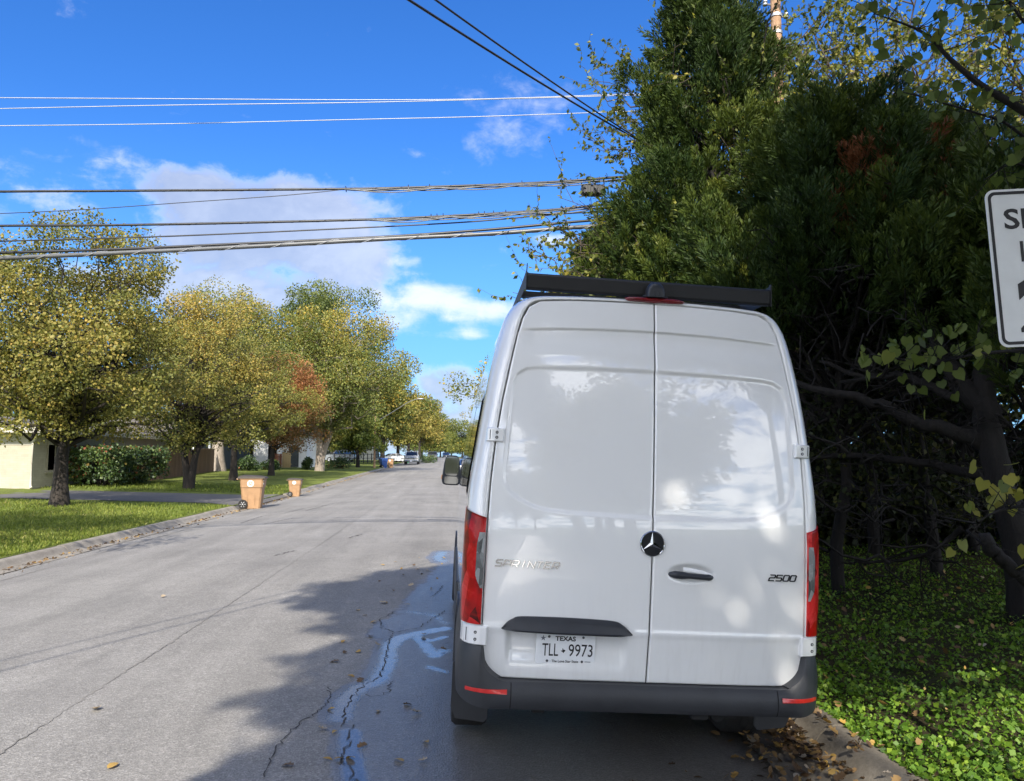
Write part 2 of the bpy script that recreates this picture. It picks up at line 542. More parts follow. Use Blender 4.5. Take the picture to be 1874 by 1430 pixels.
M['steel'] = plain('galvanised_steel', (0.42, 0.43, 0.44), 0.45, 0.8)
M['red'] = lens_mat('red_lens', (0.44, 0.0008, 0.0015), 30, 0.10)
M['clear'] = lens_mat('clear_lens', (0.20, 0.21, 0.21), 60, 0.2)
M['reflector'] = plain('red_reflector', (0.62, 0.02, 0.018), 0.3, var=0.1, scale=40, Coat_Weight=0.8)
M['brake'] = plain('brake_lens', (0.16, 0.004, 0.008), 0.25, var=0.2, scale=30, Coat_Weight=0.8)
M['glass'] = glass_mat('dark_glass')
M['mirror'] = plain('mirror_glass', (0.14, 0.145, 0.15), 0.03, 1.0, var=0.02)
M['amber'] = plain('amber_lens', (0.6, 0.2, 0.02), 0.3)
M['plate'] = plain('plate_white', (0.82, 0.84, 0.86), 0.4, var=0.04, scale=20)
M['ink'] = plain('black_ink', (0.012, 0.012, 0.014), 0.5)
M['greyink'] = plain('grey_ink', (0.16, 0.17, 0.2), 0.5)
M['road'] = road_mat()
M['crack'] = plain('crack_black', (0.045, 0.042, 0.04), 0.95, var=0.4, scale=20)
M['joint'] = plain('road_joint', (0.195, 0.185, 0.17), 0.9, var=0.2, scale=1.5)
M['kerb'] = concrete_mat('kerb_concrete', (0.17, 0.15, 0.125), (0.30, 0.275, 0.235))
M['kerbdark'] = concrete_mat('dark_kerb_concrete', (0.09, 0.078, 0.06), (0.2, 0.175, 0.14))  # darker, browner concrete for the near kerb
M['drive'] = concrete_mat('driveway_asphalt', (0.085, 0.08, 0.075), (0.15, 0.14, 0.13))
M['lawn'] = lawn_mat('lawn_ground', (0.085, 0.115, 0.022), (0.18, 0.21, 0.05), (0.24, 0.20, 0.08))
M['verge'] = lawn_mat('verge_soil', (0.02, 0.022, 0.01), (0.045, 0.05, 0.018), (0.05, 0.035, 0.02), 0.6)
M['ground'] = lawn_mat('field', (0.05, 0.07, 0.02), (0.1, 0.12, 0.04), (0.12, 0.1, 0.06))
M['brick'] = brick_mat('cream_brick', (0.42, 0.385, 0.295), (0.35, 0.32, 0.25))
M['creamtrim'] = plain('cream_trim', (0.50, 0.47, 0.39), 0.6, var=0.06)
M['creamdark'] = plain('taupe_siding', (0.40, 0.37, 0.28), 0.7)
M['shingle'] = plain('roof_shingle', (0.12, 0.105, 0.09), 0.9, var=0.4, scale=8, bump=0.5)
M['houseWhite'] = plain('white_render', (0.78, 0.79, 0.78), 0.8, var=0.05)
M['houseDark'] = plain('slate_siding', (0.055, 0.065, 0.068), 0.7, var=0.2)
M['fence'] = wood_mat('brown_fence_boards', (0.15, 0.085, 0.05), (0.25, 0.15, 0.09))
M['fencetan'] = wood_mat('tan_fence_boards', (0.45, 0.32, 0.14), (0.6, 0.45, 0.22))
M['fencered'] = wood_mat('rust_fence_boards', (0.25, 0.1, 0.05), (0.36, 0.16, 0.09))
M['cart'] = plain('brown_cart_plastic', (0.33, 0.195, 0.10), 0.55, var=0.14, scale=5)
M['cartblue'] = plain('blue_cart_plastic', (0.02, 0.07, 0.26), 0.45)
M['cartgreen'] = plain('green_cart_plastic', (0.02, 0.12, 0.07), 0.5)
M['lidgrey'] = plain('dark_lid_plastic', (0.05, 0.042, 0.036), 0.75)
M['sticker'] = plain('white_print', (0.75, 0.72, 0.68), 0.5)
M['pole'] = bark_mat('pole_timber', (0.27, 0.16, 0.09), (0.42, 0.27, 0.17), 20)
M['cable'] = plain('cable_black', (0.03, 0.031, 0.034), 0.4)
M['cablegrey'] = plain('cable_grey', (0.10, 0.105, 0.11), 0.35)
M['cablewhite'] = plain('bare_wire', (0.42, 0.43, 0.45), 0.5, 0.3)
M['signface'] = plain('sign_sheeting', (0.70, 0.72, 0.72), 0.35, var=0.05, scale=9)
M['bark'] = bark_mat('dark_bark', (0.010, 0.008, 0.006), (0.042, 0.033, 0.026))
M['barkpale'] = bark_mat('pale_bark', (0.16, 0.13, 0.10), (0.34, 0.29, 0.24))
M['barkblack'] = bark_mat('black_bark', (0.004, 0.0035, 0.003), (0.014, 0.011, 0.009))
M['barkred'] = bark_mat('twig_bark', (0.035, 0.025, 0.02), (0.10, 0.08, 0.06))
M['leafOlive'] = leaf_mat('olive_autumn_leaf', [(0.0, (0.072, 0.088, 0.019)), (0.35, (0.170, 0.174, 0.036)), (0.62, (0.260, 0.226, 0.052)), (0.85, (0.345, 0.258, 0.058)), (1.0, (0.46, 0.31, 0.065))], 0.30)
M['leafYellow'] = leaf_mat('yellowing_leaf', [(0.0, (0.06, 0.09, 0.02)), (0.4, (0.15, 0.175, 0.04)), (0.7, (0.26, 0.235, 0.048)), (1.0, (0.46, 0.31, 0.05))])
M['leafRed'] = leaf_mat('russet_leaf', [(0.0, (0.083, 0.081, 0.024)), (0.35, (0.187, 0.109, 0.036)), (0.7, (0.330, 0.138, 0.054)), (1.0, (0.396, 0.207, 0.072))])
M['leafOak'] = leaf_mat('evergreen_oak_leaf', [(0.0, (0.036, 0.054, 0.014)), (0.5, (0.114, 0.150, 0.036)), (1.0, (0.240, 0.240, 0.060))])
M['leafElm'] = leaf_mat('elm_leaf', [(0.0, (0.040, 0.058, 0.012)), (0.45, (0.115, 0.142, 0.030)), (0.75, (0.260, 0.263, 0.050)), (1.0, (0.420, 0.347, 0.060))], 0.45)
M['leafShade'] = leaf_mat('shade_tree_leaf', [(0.0, (0.04, 0.055, 0.012)), (1.0, (0.12, 0.13, 0.03))], 0.2)
M['leafHedge'] = leaf_mat('hedge_leaf', [(0.0, (0.018, 0.038, 0.012)), (0.5, (0.055, 0.10, 0.024)), (0.82, (0.13, 0.18, 0.035)), (0.93, (0.22, 0.10, 0.03)), (1.0, (0.26, 0.08, 0.035))], 0.15, 0.6)
M['leafBud'] = leaf_mat('heart_leaf', [(0.0, (0.055, 0.085, 0.02)), (0.6, (0.13, 0.17, 0.035)), (1.0, (0.30, 0.28, 0.05))], 0.4)
M['leafUnder'] = leaf_mat('undergrowth_leaf', [(0.0, (0.012, 0.02, 0.006)), (0.6, (0.035, 0.05, 0.012)), (1.0, (0.12, 0.12, 0.025))], 0.3)
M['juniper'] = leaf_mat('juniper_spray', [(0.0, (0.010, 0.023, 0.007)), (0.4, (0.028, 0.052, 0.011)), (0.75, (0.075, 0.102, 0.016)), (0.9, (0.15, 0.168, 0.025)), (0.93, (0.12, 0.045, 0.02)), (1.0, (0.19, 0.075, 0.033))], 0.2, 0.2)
M['cover'] = leaf_mat('ground_cover_leaf', [(0.0, (0.035, 0.085, 0.010)), (0.5, (0.105, 0.21, 0.02)), (1.0, (0.26, 0.38, 0.04))], 0.35, 0.4)
M['grass'] = leaf_mat('grass_blade', [(0.0, (0.075, 0.115, 0.018)), (0.5, (0.175, 0.225, 0.036)), (0.85, (0.28, 0.30, 0.06)), (1.0, (0.40, 0.34, 0.13))], 0.35, 0.3)
M['litter'] = leaf_mat('fallen_leaf', [(0.0, (0.035, 0.024, 0.016)), (0.35, (0.10, 0.06, 0.03)), (0.6, (0.22, 0.14, 0.06)), (0.8, (0.40, 0.25, 0.055)), (1.0, (0.36, 0.31, 0.25))], 0.12, 0.3)

# ------------------------------------------------------------------ the ground
LEFT, RIGHT = -7.6, 2.42                    # gutters
def zg(y):                                  # the street climbs gently in the distance
    y = np.asarray(y, float)
    t = np.clip(y - 30, 0, 170)
    return 0.008 * t * np.clip(t / 15, 0, 1)
def road_z(x, y):
    return 0.05 - 0.0064 * (np.asarray(x, float) + 2.6) ** 2 + zg(y)
def lawn_z(x, y):
    return 0.03 + np.clip(0.03 * (-7.8 - np.asarray(x, float)), 0, 0.45) + zg(y)
def verge_z(x, y):
    x = np.asarray(x, float)
    return 0.02 + np.clip(0.055 * (x - 2.6), 0, 0.6) + zg(y)

def path_dist(P, path):
    P = np.asarray(P, float)
    best = np.full(len(P), 1e9)
    for a, b in zip(path[:-1], path[1:]):
        a, b = np.array(a[:2], float), np.array(b[:2], float)
        ab = b - a
        t = np.clip(((P - a) @ ab) / (ab @ ab + 1e-9), 0, 1)
        best = np.minimum(best, np.linalg.norm(P - a - t[:, None] * ab, axis=1))
    return best

def ground_path(pts):
    out = []
    for (u, v) in pts:
        z = 0.0
        for _ in range(3):
            p = on_ground(u, v, z)
            z = float(road_z(p[0], p[1]))
        out.append((p[0], p[1], z))
    return out

CRACKS = [[(815, 1118), (790, 1135), (765, 1150), (738, 1155), (718, 1160), (710, 1185), (703, 1215), (694, 1240), (668, 1255), (650, 1270), (640, 1285), (628, 1310), (624, 1335)],
          [(645, 1330), (640, 1350), (634, 1370), (626, 1395), (648, 1412), (652, 1440)],
          [(600, 1258), (604, 1275), (590, 1300), (570, 1312), (545, 1325), (525, 1345), (505, 1370), (490, 1400), (480, 1430)],
          [(716, 1248), (712, 1268), (690, 1275), (660, 1272)], [(812, 1072), (800, 1085), (788, 1093)], [(720, 1158), (700, 1150), (695, 1135), (715, 1125), (724, 1118)]]
PUDDLES = [([(815, 1150), (770, 1158), (735, 1165), (715, 1180), (708, 1215), (690, 1248), (655, 1262), (632, 1285), (622, 1315)], 0.11, 1.05),
           ([(640, 1340), (640, 1375), (645, 1410), (660, 1450)], 0.085, 1.15), ([(812, 1010), (800, 1022), (814, 1030)], 0.16, 0.95),
           ([(815, 1190), (795, 1200), (782, 1185), (765, 1165)], 0.10, 0.95), ([(750, 1120), (790, 1125), (816, 1140)], 0.14, 0.72), ([(815, 1230), (785, 1220)], 0.07, 0.9), ([(640, 1330), (700, 1275), (760, 1240)], .16, .55), ([(816, 1060), (780, 1075), (760, 1100)], .14, .6), ([(690, 1390), (720, 1340), (780, 1300)], .2, .5), ([(815, 1165), (790, 1172), (770, 1168)], .05, 1.1), ([(735, 1130), (700, 1142), (690, 1165)], .10, .6)]

def build_road():
    def axis(brk):
        out = []
        for a, b, st in brk:
            out.append(np.arange(a, b - 1e-6, st))
        return np.concatenate(out + [[brk[-1][1]]])
    xs = axis([(LEFT, -2.0, 0.28), (-2.0, 0.6, 0.035), (0.6, RIGHT + 0.06, 0.13)])
    ys = axis([(-60, 2, 2.0), (2, 13, 0.05), (13, 45, 0.4), (45, 220, 3.0), (220, 600, 40)])
    X, Y = np.meshgrid(xs, ys)
    Z = road_z(X, Y) + 0.0025 * np.sin(X * 3.1 + Y * .7) + 0.002 * np.sin(Y * 2.3)
    P = np.stack([X.ravel(), Y.ravel()], 1)
    wet = np.zeros(len(P))
    for path, w, amp in PUDDLES:
        g = ground_path(path)
        wet = np.maximum(wet, amp * np.exp(-(path_dist(P, g) / (w * 1.25)) ** 2))
    # damp strip along the van
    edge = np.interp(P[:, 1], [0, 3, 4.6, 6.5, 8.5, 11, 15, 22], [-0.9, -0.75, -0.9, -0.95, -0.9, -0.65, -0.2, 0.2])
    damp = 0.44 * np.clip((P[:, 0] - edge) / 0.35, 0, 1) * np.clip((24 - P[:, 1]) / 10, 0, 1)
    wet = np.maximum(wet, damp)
    dirt = np.maximum(np.exp(-((P[:, 0] - LEFT) / 0.45) ** 2) * 0.8, np.exp(-((P[:, 0] - RIGHT) / 0.7) ** 2) * 0.9)
    o = quad_mesh('road', np.stack([X, Y, Z], -1), grid_quads(len(ys), len(xs)), M['road'], smooth=True, point_attr={'wet': wet, 'dirt': dirt})
    tag(o, kind='structure')
    # cracks and the old paving joint, narrow strips lying on the road
    rng = np.random.default_rng(5)
    mb = MB()
    def strip(g, w, jit):
        pts = []
        for a, b in zip(g[:-1], g[1:]):
            a, b = np.array(a), np.array(b)
            n = max(3, int(np.linalg.norm(b - a) / 0.035))
            for t in np.arange(n) / n:
                pts.append(a + (b - a) * t + np.array([rng.normal() * jit, rng.normal() * jit, 0]))
        pts = np.array(pts)
        T = np.gradient(pts[:, :2], axis=0)
        T /= np.linalg.norm(T, axis=1)[:, None] + 1e-9
        N = np.stack([-T[:, 1], T[:, 0]], 1)
        ww = w * (0.35 + rng.random(len(pts)) * 1.1)
        z = road_z(pts[:, 0], pts[:, 1]) + 0.006
        a = np.column_stack([pts[:, :2] + N * ww[:, None], z])
        b = np.column_stack([pts[:, :2] - N * ww[:, None], z])
        vs = np.stack([a, b], 1).reshape(-1, 3)
        mb.add(vs, [(2 * i, 2 * i + 1, 2 * i + 3, 2 * i + 2) for i in range(len(pts) - 1)])
    for c in CRACKS:
        strip(ground_path(c), 0.0048, 0.012)
    for c in ([(770, 918), (800, 921), (822, 918)], [(440, 958), (480, 945), (520, 940), (560, 930), (600, 925)], [(640, 893), (690, 888), (735, 880)],
              [(500, 1018), (540, 1008)], [(640, 985), (660, 978)], [(560, 935), (610, 922), (650, 918)], [(700, 903), (735, 905), (760, 901)], [(480, 960), (540, 948)]):
        strip(ground_path(c), 0.012, 0.03)
    tag(mb.build('road_cracks', M['crack']), kind='structure')
    mb = MB()
    strip([(x, y, 0) for x, y in ((-2.66, 2.5), (-2.62, 8), (-2.58, 16), (-2.6, 28), (-2.55, 60))], 0.0055, 0.009)
    strip([(x, y, 0) for x, y in ((-6.7, 8), (-6.72, 20), (-6.66, 34), (-6.7, 60), (-6.7, 110))], 0.02, 0.016)
    tag(mb.build('road_joint', M['joint']), kind='structure')

def build_ground():
    # the wide ground sheet to the horizon, a little below the lawns
    xs = np.array([-1500, -300, -120, -60, -40, -8.2, 2.9, 40, 60, 120, 300, 1500.0])
    ys = np.array([-1500, -300, -60, 0, 30, 45, 70, 100, 150, 200, 300, 600, 2000.0])
    X, Y = np.meshgrid(xs, ys)
    Z = zg(Y) + np.where(X < -8.5, 0.30, np.where(X > 10, 0.3, -0.45))
    tag(quad_mesh('ground', np.stack([X, Y, Z], -1), grid_quads(len(ys), len(xs)), M['ground'], smooth=True), kind='structure')
    # lawn across the street
    xs = np.concatenate([np.arange(-60, -24, 3.0), np.arange(-24, -7.75, 0.4), [-7.80]])
    ys = np.concatenate([np.arange(-40, 6, 2.0), np.arange(6, 60, 0.5), np.arange(60, 240, 4.0)])
    X, Y = np.meshgrid(xs, ys)
    rng = np.random.default_rng(2)
    Z = lawn_z(X, Y) + rng.normal(0, 0.008, X.shape) * (X < -8)
    tag(quad_mesh('lawn', np.stack([X, Y, Z], -1), grid_quads(len(ys), len(xs)), M['lawn'], smooth=True), kind='structure')
    # verge on this side
    xs = np.concatenate([[RIGHT + 0.16], np.arange(2.7, 9, 0.25), np.arange(9, 40, 2.0)])
    ys = np.concatenate([np.arange(-40, 2, 2.0), np.arange(2, 16, 0.25), np.arange(16, 60, 1.5), np.arange(60, 240, 5.0)])
    X, Y = np.meshgrid(xs, ys)
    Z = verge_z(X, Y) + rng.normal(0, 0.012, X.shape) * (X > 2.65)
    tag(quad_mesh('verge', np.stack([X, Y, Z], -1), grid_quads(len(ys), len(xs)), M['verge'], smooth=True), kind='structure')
    # driveway
    mb = MB()
    ya, yb = 28.9, 36.0
    prof = [(-7.55, None), (-7.9, 0.035), (-9.0, None), (-16, None), (-30, None)]
    row = []
    for i, (x, z) in enumerate(prof):
        fl = 0.9 if i == 0 else (0.3 if i == 1 else 0)
        for y in (ya - fl + 0.6 * (i > 1), yb + fl - 0.9 * (i > 1)):
            zz = (float(road_z(x, y)) + 0.012) if i == 0 else float(lawn_z(x, y)) + (0.012 if z is None else 0.0)
            row.append((x, y, zz + 0.006))
    mb.add(row, [(2 * i, 2 * i + 1, 2 * i + 3, 2 * i + 2) for i in range(len(prof) - 1)])
    tag(mb.build('driveway', M['drive']), kind='structure')
    # kerbs in cast lengths with joints
    def kerb(name, side, spans, m):
        mb = MB()
        prof = [(0.46, -0.002), (0.10, 0.012), (0.02, 0.05), (-0.02, 0.105), (-0.06, 0.138), (-0.12, 0.15), (-0.19, 0.145), (-0.22, 0.02)]
        rng = np.random.default_rng(8)
        for (a, b, st) in spans:
            y = a
            while y < b - 0.1:
                e = min(y + st, b)
                dz, dx = rng.normal(0, 0.006), rng.normal(0, 0.006)
                ys = np.linspace(y + 0.006, e - 0.006, 6 if st < 5 else 3)
                vs = []
                for yy in ys:
                    for (dxx, h) in prof:
                        x = (LEFT + dxx + dx) if side < 0 else (RIGHT - dxx + dx)
                        g = float(road_z(x, yy)) if dxx > 0.2 else float(road_z(LEFT if side < 0 else RIGHT, yy))
                        vs.append((x, yy, g + h + (dz if dxx < .1 else 0) + (0.012 if dxx > 0.2 else 0)))
                n = len(prof)
                fs = [(i * n + k, i * n + k + 1, (i + 1) * n + k + 1, (i + 1) * n + k) for i in range(len(ys) - 1) for k in range(n - 1)]
                base = len(vs)
                for r_ in (0, len(ys) - 1):
                    vs += [(vs[r_ * n + k][0], vs[r_ * n + k][1], vs[r_ * n + k][2] - .12) for k in range(n)]
                fs += [(k, k + 1, base + k + 1, base + k) for k in range(n - 1)] + [((len(ys) - 1) * n + k, (len(ys) - 1) * n + k + 1, base + n + k + 1, base + n + k) for k in range(n - 1)]
                mb.add(vs, fs)
                y = e
        tag(mb.build(name, m, smooth=True, sharp=50), kind='structure')
    kerb('kerb', -1, [(-40, 10, 5), (10, 28.4, 3.05), (36.7, 60, 3.05), (60, 240, 12)], M['kerb'])
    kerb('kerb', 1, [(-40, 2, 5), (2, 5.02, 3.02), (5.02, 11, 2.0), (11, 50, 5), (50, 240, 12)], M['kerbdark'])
build_road()
build_ground()

# ------------------------------------------------------------------ the van
VAN = (1.0255, 4.1843, -0.03)
ROLL, VYAW = 0.0531, -0.004
def y_rear(x, z):
    return 0.07 * np.maximum(z - 1.1, 0) ** 2 + 0.03 * (np.abs(x) / 0.9) ** 4
OPEN = np.array([(.897, .565), (.899, .60), (.903, 1.0), (.903, 1.4), (.897, 1.63), (.880, 1.88), (.853, 2.1), (.820, 2.3), (.783, 2.5), (.757, 2.60), (.722, 2.672), (.66, 2.708), (.5, 2.722), (.25, 2.731), (0, 2.735)])
OUTER = np.array([(.985, .565), (.995, .60), (1.014, 1.0), (1.014, 1.4), (1.005, 1.63), (.975, 1.88), (.945, 2.12), (.912, 2.34), (.868, 2.55), (.83, 2.65), (.775, 2.715), (.68, 2.752), (.5, 2.766), (.25, 2.773), (0, 2.776)])

def resample(P, n):                         # smooth curve through matched points
    t = np.arange(len(P))
    tt = np.linspace(0, len(P) - 1, n)
    i = np.clip(tt.astype(int), 0, len(P) - 2)
    f = (tt - i)[:, None]
    Pm = np.vstack([2 * P[0] - P[1], P, 2 * P[-1] - P[-2]])
    a, b, c, d = Pm[i], Pm[i + 1], Pm[i + 2], Pm[i + 3]
    return 0.5 * (2 * b + (c - a) * f + (2 * a - 5 * b + 4 * c - d) * f ** 2 + (3 * b - a - 3 * c + d) * f ** 3)
def both(P, n=120):
    h = resample(P, n)
    return np.vstack([h * [-1, 1], h[::-1][1:]])
def side_x(z):                              # half width of the body at a height
    return np.interp(z, OUTER[:10, 1], OUTER[:10, 0])
def door_x(z):                              # half width of the door opening
    return np.interp(z, OPEN[:10, 1], OPEN[:10, 0])

def build_van():
    van = thing('white_van', 'tall white windowed cargo van parked on the road with its back doors facing us', 'van', VAN)
    van.rotation_euler = (0, ROLL, -VYAW * -1)
    PA = {'parent': van}
    # ---- body shell
    O, U = both(OPEN), both(OUTER)
    n = len(O)
    loops = []
    yo = y_rear(O[:, 0], O[:, 1])
    loops.append(np.column_stack([O[:, 0] * 0.985, yo + 0.05, O[:, 1] - 0.012]))
    loops.append(np.column_stack([O[:, 0] * 0.999, yo + 0.012, O[:, 1] - 0.0]))
    for s in (0.03, 0.15, .3, .45, .6, .75, .88, 1.0):
        sx, sy = math.sin(s * PI / 2), 1 - math.cos(s * PI / 2)
        top = np.clip((O[:, 1] - 2.3) / 0.4, 0, 1)
        P = O + (U - O) * sx
        y = yo + (0.135 + yo * 0.3) * sy + 0.002
        loops.append(np.column_stack([P[:, 0], y, P[:, 1]]))
    def section(y, zs=1.0, xs=1.0, z0=0.42):
        x = U[:, 0] * xs
        z = z0 + (U[:, 1] - z0) * zs
        return np.column_stack([x, np.full(n, y), z])
    for y, zs, xs in ((0.6, 1, 1), (1.4, 1.002, 1.006), (3.0, 1.004, 1.008), (4.6, 1.0, 1.006), (5.15, .985, .998), (5.45, .90, .985), (5.75, .76, .975), (6.05, .56, .97), (6.3, .43, .96), (6.65, .35, .93), (6.85, .26, .86), (6.93, .16, .78)):
        loops.append(section(y, zs, xs))
    V = np.array(loops)
    Q = grid_quads(len(loops), n)
    Vf = V.reshape(-1, 3)
    Vf = np.vstack([Vf, [[0, 6.95, 0.55]]])
    o = quad_mesh('body', Vf, Q, M['white'], van, smooth=True)
    nose = MB()
    last = loops[-1]
    nose.add(np.vstack([last, last * [1, 0, 0] + [0, 6.95, .42]]), [(i, i + 1, n + i + 1, n + i) for i in range(n - 1)])
    nose.build('front_panel', M['black'], van)
    # black sheet behind the doors, stands in for the shade in their gaps
    mb = MB()
    ol = [(float(a * .99), float(b - .008)) for a, b in O]
    yy = y_rear(O[:, 0], O[:, 1])
    vs = [(a, float(y) + 0.07, b) for (a, b), y in zip(ol, yy)] 
    mb.add(vs + [(0, float(y_rear(0.0, z)) + 0.085, z) for (_, z) in ol], [(i, i + 1, n + i + 1, n + i) for i in range(n - 1)])
    mb.build('dark_gap_fill', M['seal'], van)
    # ---- doors
    panel = [(.80, 2.2), (.775, 2.265), (.725, 2.298), (.66, 2.308), (.4, 2.318), (0, 2.323)]
    low = [(.828, 1.70), (.818, 1.64), (.79, 1.595), (.74, 1.558), (.66, 1.522), (.57, 1.503), (.45, 1.495), (0, 1.488)]
    half = np.array([(0, 2.323)] + panel[::-1][1:] + low[:-1] + [(0, 1.488)], float)
    loop = np.vstack([half, half[::-1] * [-1, 1]])
    lr = []
    for a, b in zip(loop, np.roll(loop, -1, 0)):
        for t in np.linspace(0, 1, 6)[:-1]:
            lr.append(a + (b - a) * t)
    loop = np.array(lr)
    def inside(x, z):
        r = np.zeros(x.shape, bool)
        for (x1, z1), (x2, z2) in zip(loop, np.roll(loop, -1, 0)):
            cnd = ((z1 > z) != (z2 > z))
            xi = (x2 - x1) * (z - z1) / (z2 - z1 + 1e-12) + x1
            r ^= cnd & (x < xi)
        return r
    def sstep(t):
        t = np.clip(t, 0, 1)
        return t * t * (3 - 2 * t)
    def door_y(x, z):
        y = y_rear(x, z) + 0.003
        d = path_dist(np.stack([x, z], 1), [tuple(p) for p in np.vstack([loop, loop[:1]])])
        sd = np.where(inside(x, z), d, -d)
        y = y + 0.011 * sstep((sd + 0.004) / 0.019)
        # shallow shoulder under the top edge, dying out to the sides
        fade = sstep((0.80 - np.abs(x)) / 0.14)
        line = 2.562 - 0.03 * (np.abs(x) / .75) ** 2
        y = y + 0.013 * fade * sstep((line - z) / 0.013) * sstep((z - line + 0.17) / 0.13)
        # crease above the sill
        y = y + 0.11 * np.clip(0.868 - z, 0, 1) - 0.004 * np.exp(-((z - 0.868) / .02) ** 2)
        # number plate niche on the left door
        cx, hw = -0.437, 0.338
        q = np.abs(x - cx) / hw
        side = sstep((1 - q) / 0.13)
        y = y + 0.032 * side * sstep((0.905 - z) / 0.03) * sstep((z - 0.645) / 0.14)
        # handle bowl on the right door
        e = ((x - 0.235) / 0.135) ** 2 + ((z - 1.202) / 0.05) ** 2
        y = y + 0.022 * sstep(1.15 - e)
        return y
    def door(side):
        r, rt = 0.14, 0.10
        zb, zt = 0.602, 2.728
        zs = np.unique(np.round(np.concatenate([zb + r * (1 - np.cos(np.linspace(0, PI / 2, 26))), np.arange(zb + r, 2.50, 0.0085), 2.50 + np.linspace(0, 1, 60) ** 0.7 * (zt - 2.50)]), 4))
        zs = zs[(zs >= zb) & (zs <= zt)]
        us = np.concatenate([[0, .002, .004, .007, .012], np.linspace(.02, .975, 105), [.983, .989, .993, .996, .998, 1.0]])
        edge = np.zeros(len(zs))
        for i, z in enumerate(zs):
            xo = float(door_x(z)) - 0.007
            if z < zb + r: xo = xo - r + math.sqrt(max(0, r * r - (zb + r - z) ** 2))
            top = OPEN[8:][::-1]
            if z > 2.50:
                xo = min(xo, float(np.interp(z + 0.007, OPEN[8:, 1], OPEN[8:, 0])) - 0.006)
            edge[i] = xo
        x0 = 0.012 + 0.010 * (zs - 0.6) / 2.1     # the seam
        inner = x0 + (0.004 if side > 0 else -0.004)
        out = edge * side
        X = inner[:, None] + (out - inner)[:, None] * us[None, :]
        Z = np.repeat(zs[:, None], len(us), 1)
        # slightly arched top edge
        Y = door_y(X.ravel(), Z.ravel()).reshape(X.shape)
        dist = np.minimum(np.abs(X - inner[:, None]), np.abs(X - out[:, None]))
        dist = np.minimum(dist, np.minimum(Z - zb + 0.0, (zt - Z) + 0.002))
        Y = Y + 0.006 * np.clip(1 - dist / 0.009, 0, 1) ** 2
        V = np.stack([X, Y, Z], -1)
        nr, nc = X.shape
        Q = grid_quads(nr, nc, flip=(side < 0))
        # folded rim
        ring = [(0, j) for j in range(nc)] + [(i, nc - 1) for i in range(1, nr)] + [(nr - 1, j) for j in range(nc - 2, -1, -1)] + [(i, 0) for i in range(nr - 2, 0, -1)]
        idx = np.array([i * nc + j for i, j in ring])
        Vf = V.reshape(-1, 3)
        k = len(Vf)
        rim = Vf[idx] + [0, 0.022, 0]
        j = np.arange(len(idx))
        jn = np.roll(j, -1)
        Q2 = np.stack([idx, k + j, k + jn, idx[jn]], 1)
        return quad_mesh('rear_door', np.vstack([Vf, rim]), np.vstack([Q, Q2]), M['white'], van, smooth=True)
    dl, dr = door(-1), door(1)
    tag(dl, 'left rear door with plate niche and chrome lettering')
    tag(dr, 'right rear door with black handle')
    def yd(x, z): return float(door_y(np.array([float(x)]), np.array([float(z)]))[0])
    # ---- lettering on the doors
    GLYPH = {'S': [[(1, 1), (.12, 1), (0, .88), (0, .62), (.12, .5), (.88, .5), (1, .38), (1, .12), (.88, 0), (0, 0)]], 'P': [[(0, 0), (0, 1), (.88, 1), (1, .88), (1, .5), (.88, .38), (0, .38)]],
             'R': [[(0, 0), (0, 1), (.88, 1), (1, .88), (1, .5), (.88, .38), (0, .38)], [(.55, .38), (1, 0)]], 'I': [[(.5, 0), (.5, 1)]], 'N': [[(0, 0), (0, 1), (1, 0), (1, 1)]], 'T': [[(0, 1), (1, 1)], [(.5, 1), (.5, 0)]],
             'E': [[(1, 1), (0, 1), (0, 0), (1, 0)], [(0, .5), (.85, .5)]], '2': [[(0, 1), (.88, 1), (1, .88), (1, .62), (.88, .5), (.12, .5), (0, .38), (0, 0), (1, 0)]],
             '5': [[(1, 1), (0, 1), (0, .52), (.88, .52), (1, .40), (1, .12), (.88, 0), (0, 0)]], '0': [[(.12, 0), (.88, 0), (1, .12), (1, .88), (.88, 1), (.12, 1), (0, .88), (0, .12), (.12, 0)]]}
    def on_door(name, body, cx, cz, w, h, m, parent, lift=0.006, shear=0.35, stroke=0.006):
        mb = MB()
        n_ = len(body)
        cell = w / n_
        for i, ch in enumerate(body):
            gw = cell * (.30 if ch == 'I' else .76)
            x0 = cx - w / 2 + cell * i + (cell - gw) / 2 - shear * h / 2
            for line in GLYPH[ch]:
                pts = [(x0 + a * gw + shear * b * h, cz - h / 2 + b * h) for a, b in line]
                L, Rr = [], []
                for k in range(len(pts)):
                    p = np.array(pts[k])
                    d0 = unit(p - np.array(pts[k - 1])) if k > 0 else None
                    d1 = unit(np.array(pts[k + 1]) - p) if k < len(pts) - 1 else None
                    d0 = d1 if d0 is None else d0
                    d1 = d0 if d1 is None else d1
                    nn = unit(np.array([-(d0 + d1)[1], (d0 + d1)[0]]))
                    s_ = stroke / 2 / max(.45, float(nn @ np.array([-d1[1], d1[0]])))
                    e = 0
                    L.append(p + nn * s_); Rr.append(p - nn * s_)
                k = len(pts)
                f = [(a, yd(a, b) - lift, b) for a, b in L] + [(a, yd(a, b) - lift, b) for a, b in Rr]
                bk = [(a, y + lift * 1.2, b) for a, y, b in f]
                fs = []
                for q in range(k - 1):
                    fs += [(q, k + q, k + q + 1, q + 1), (q, q + 1, 2 * k + q + 1, 2 * k + q), (k + q, 3 * k + q, 3 * k + q + 1, k + q + 1)]
                fs += [(0, 2 * k, 3 * k, k), (k - 1, 2 * k - 1, 4 * k - 1, 3 * k - 1)]
                mb.add(f + bk, fs)
        return mb.build(name, m, parent)
    def unit(v): return v / (np.linalg.norm(v) + 1e-12)
    on_door('door_lettering', 'SPRINTER', -0.671, 1.213, 0.352, 0.034, M['chrome'], dl)
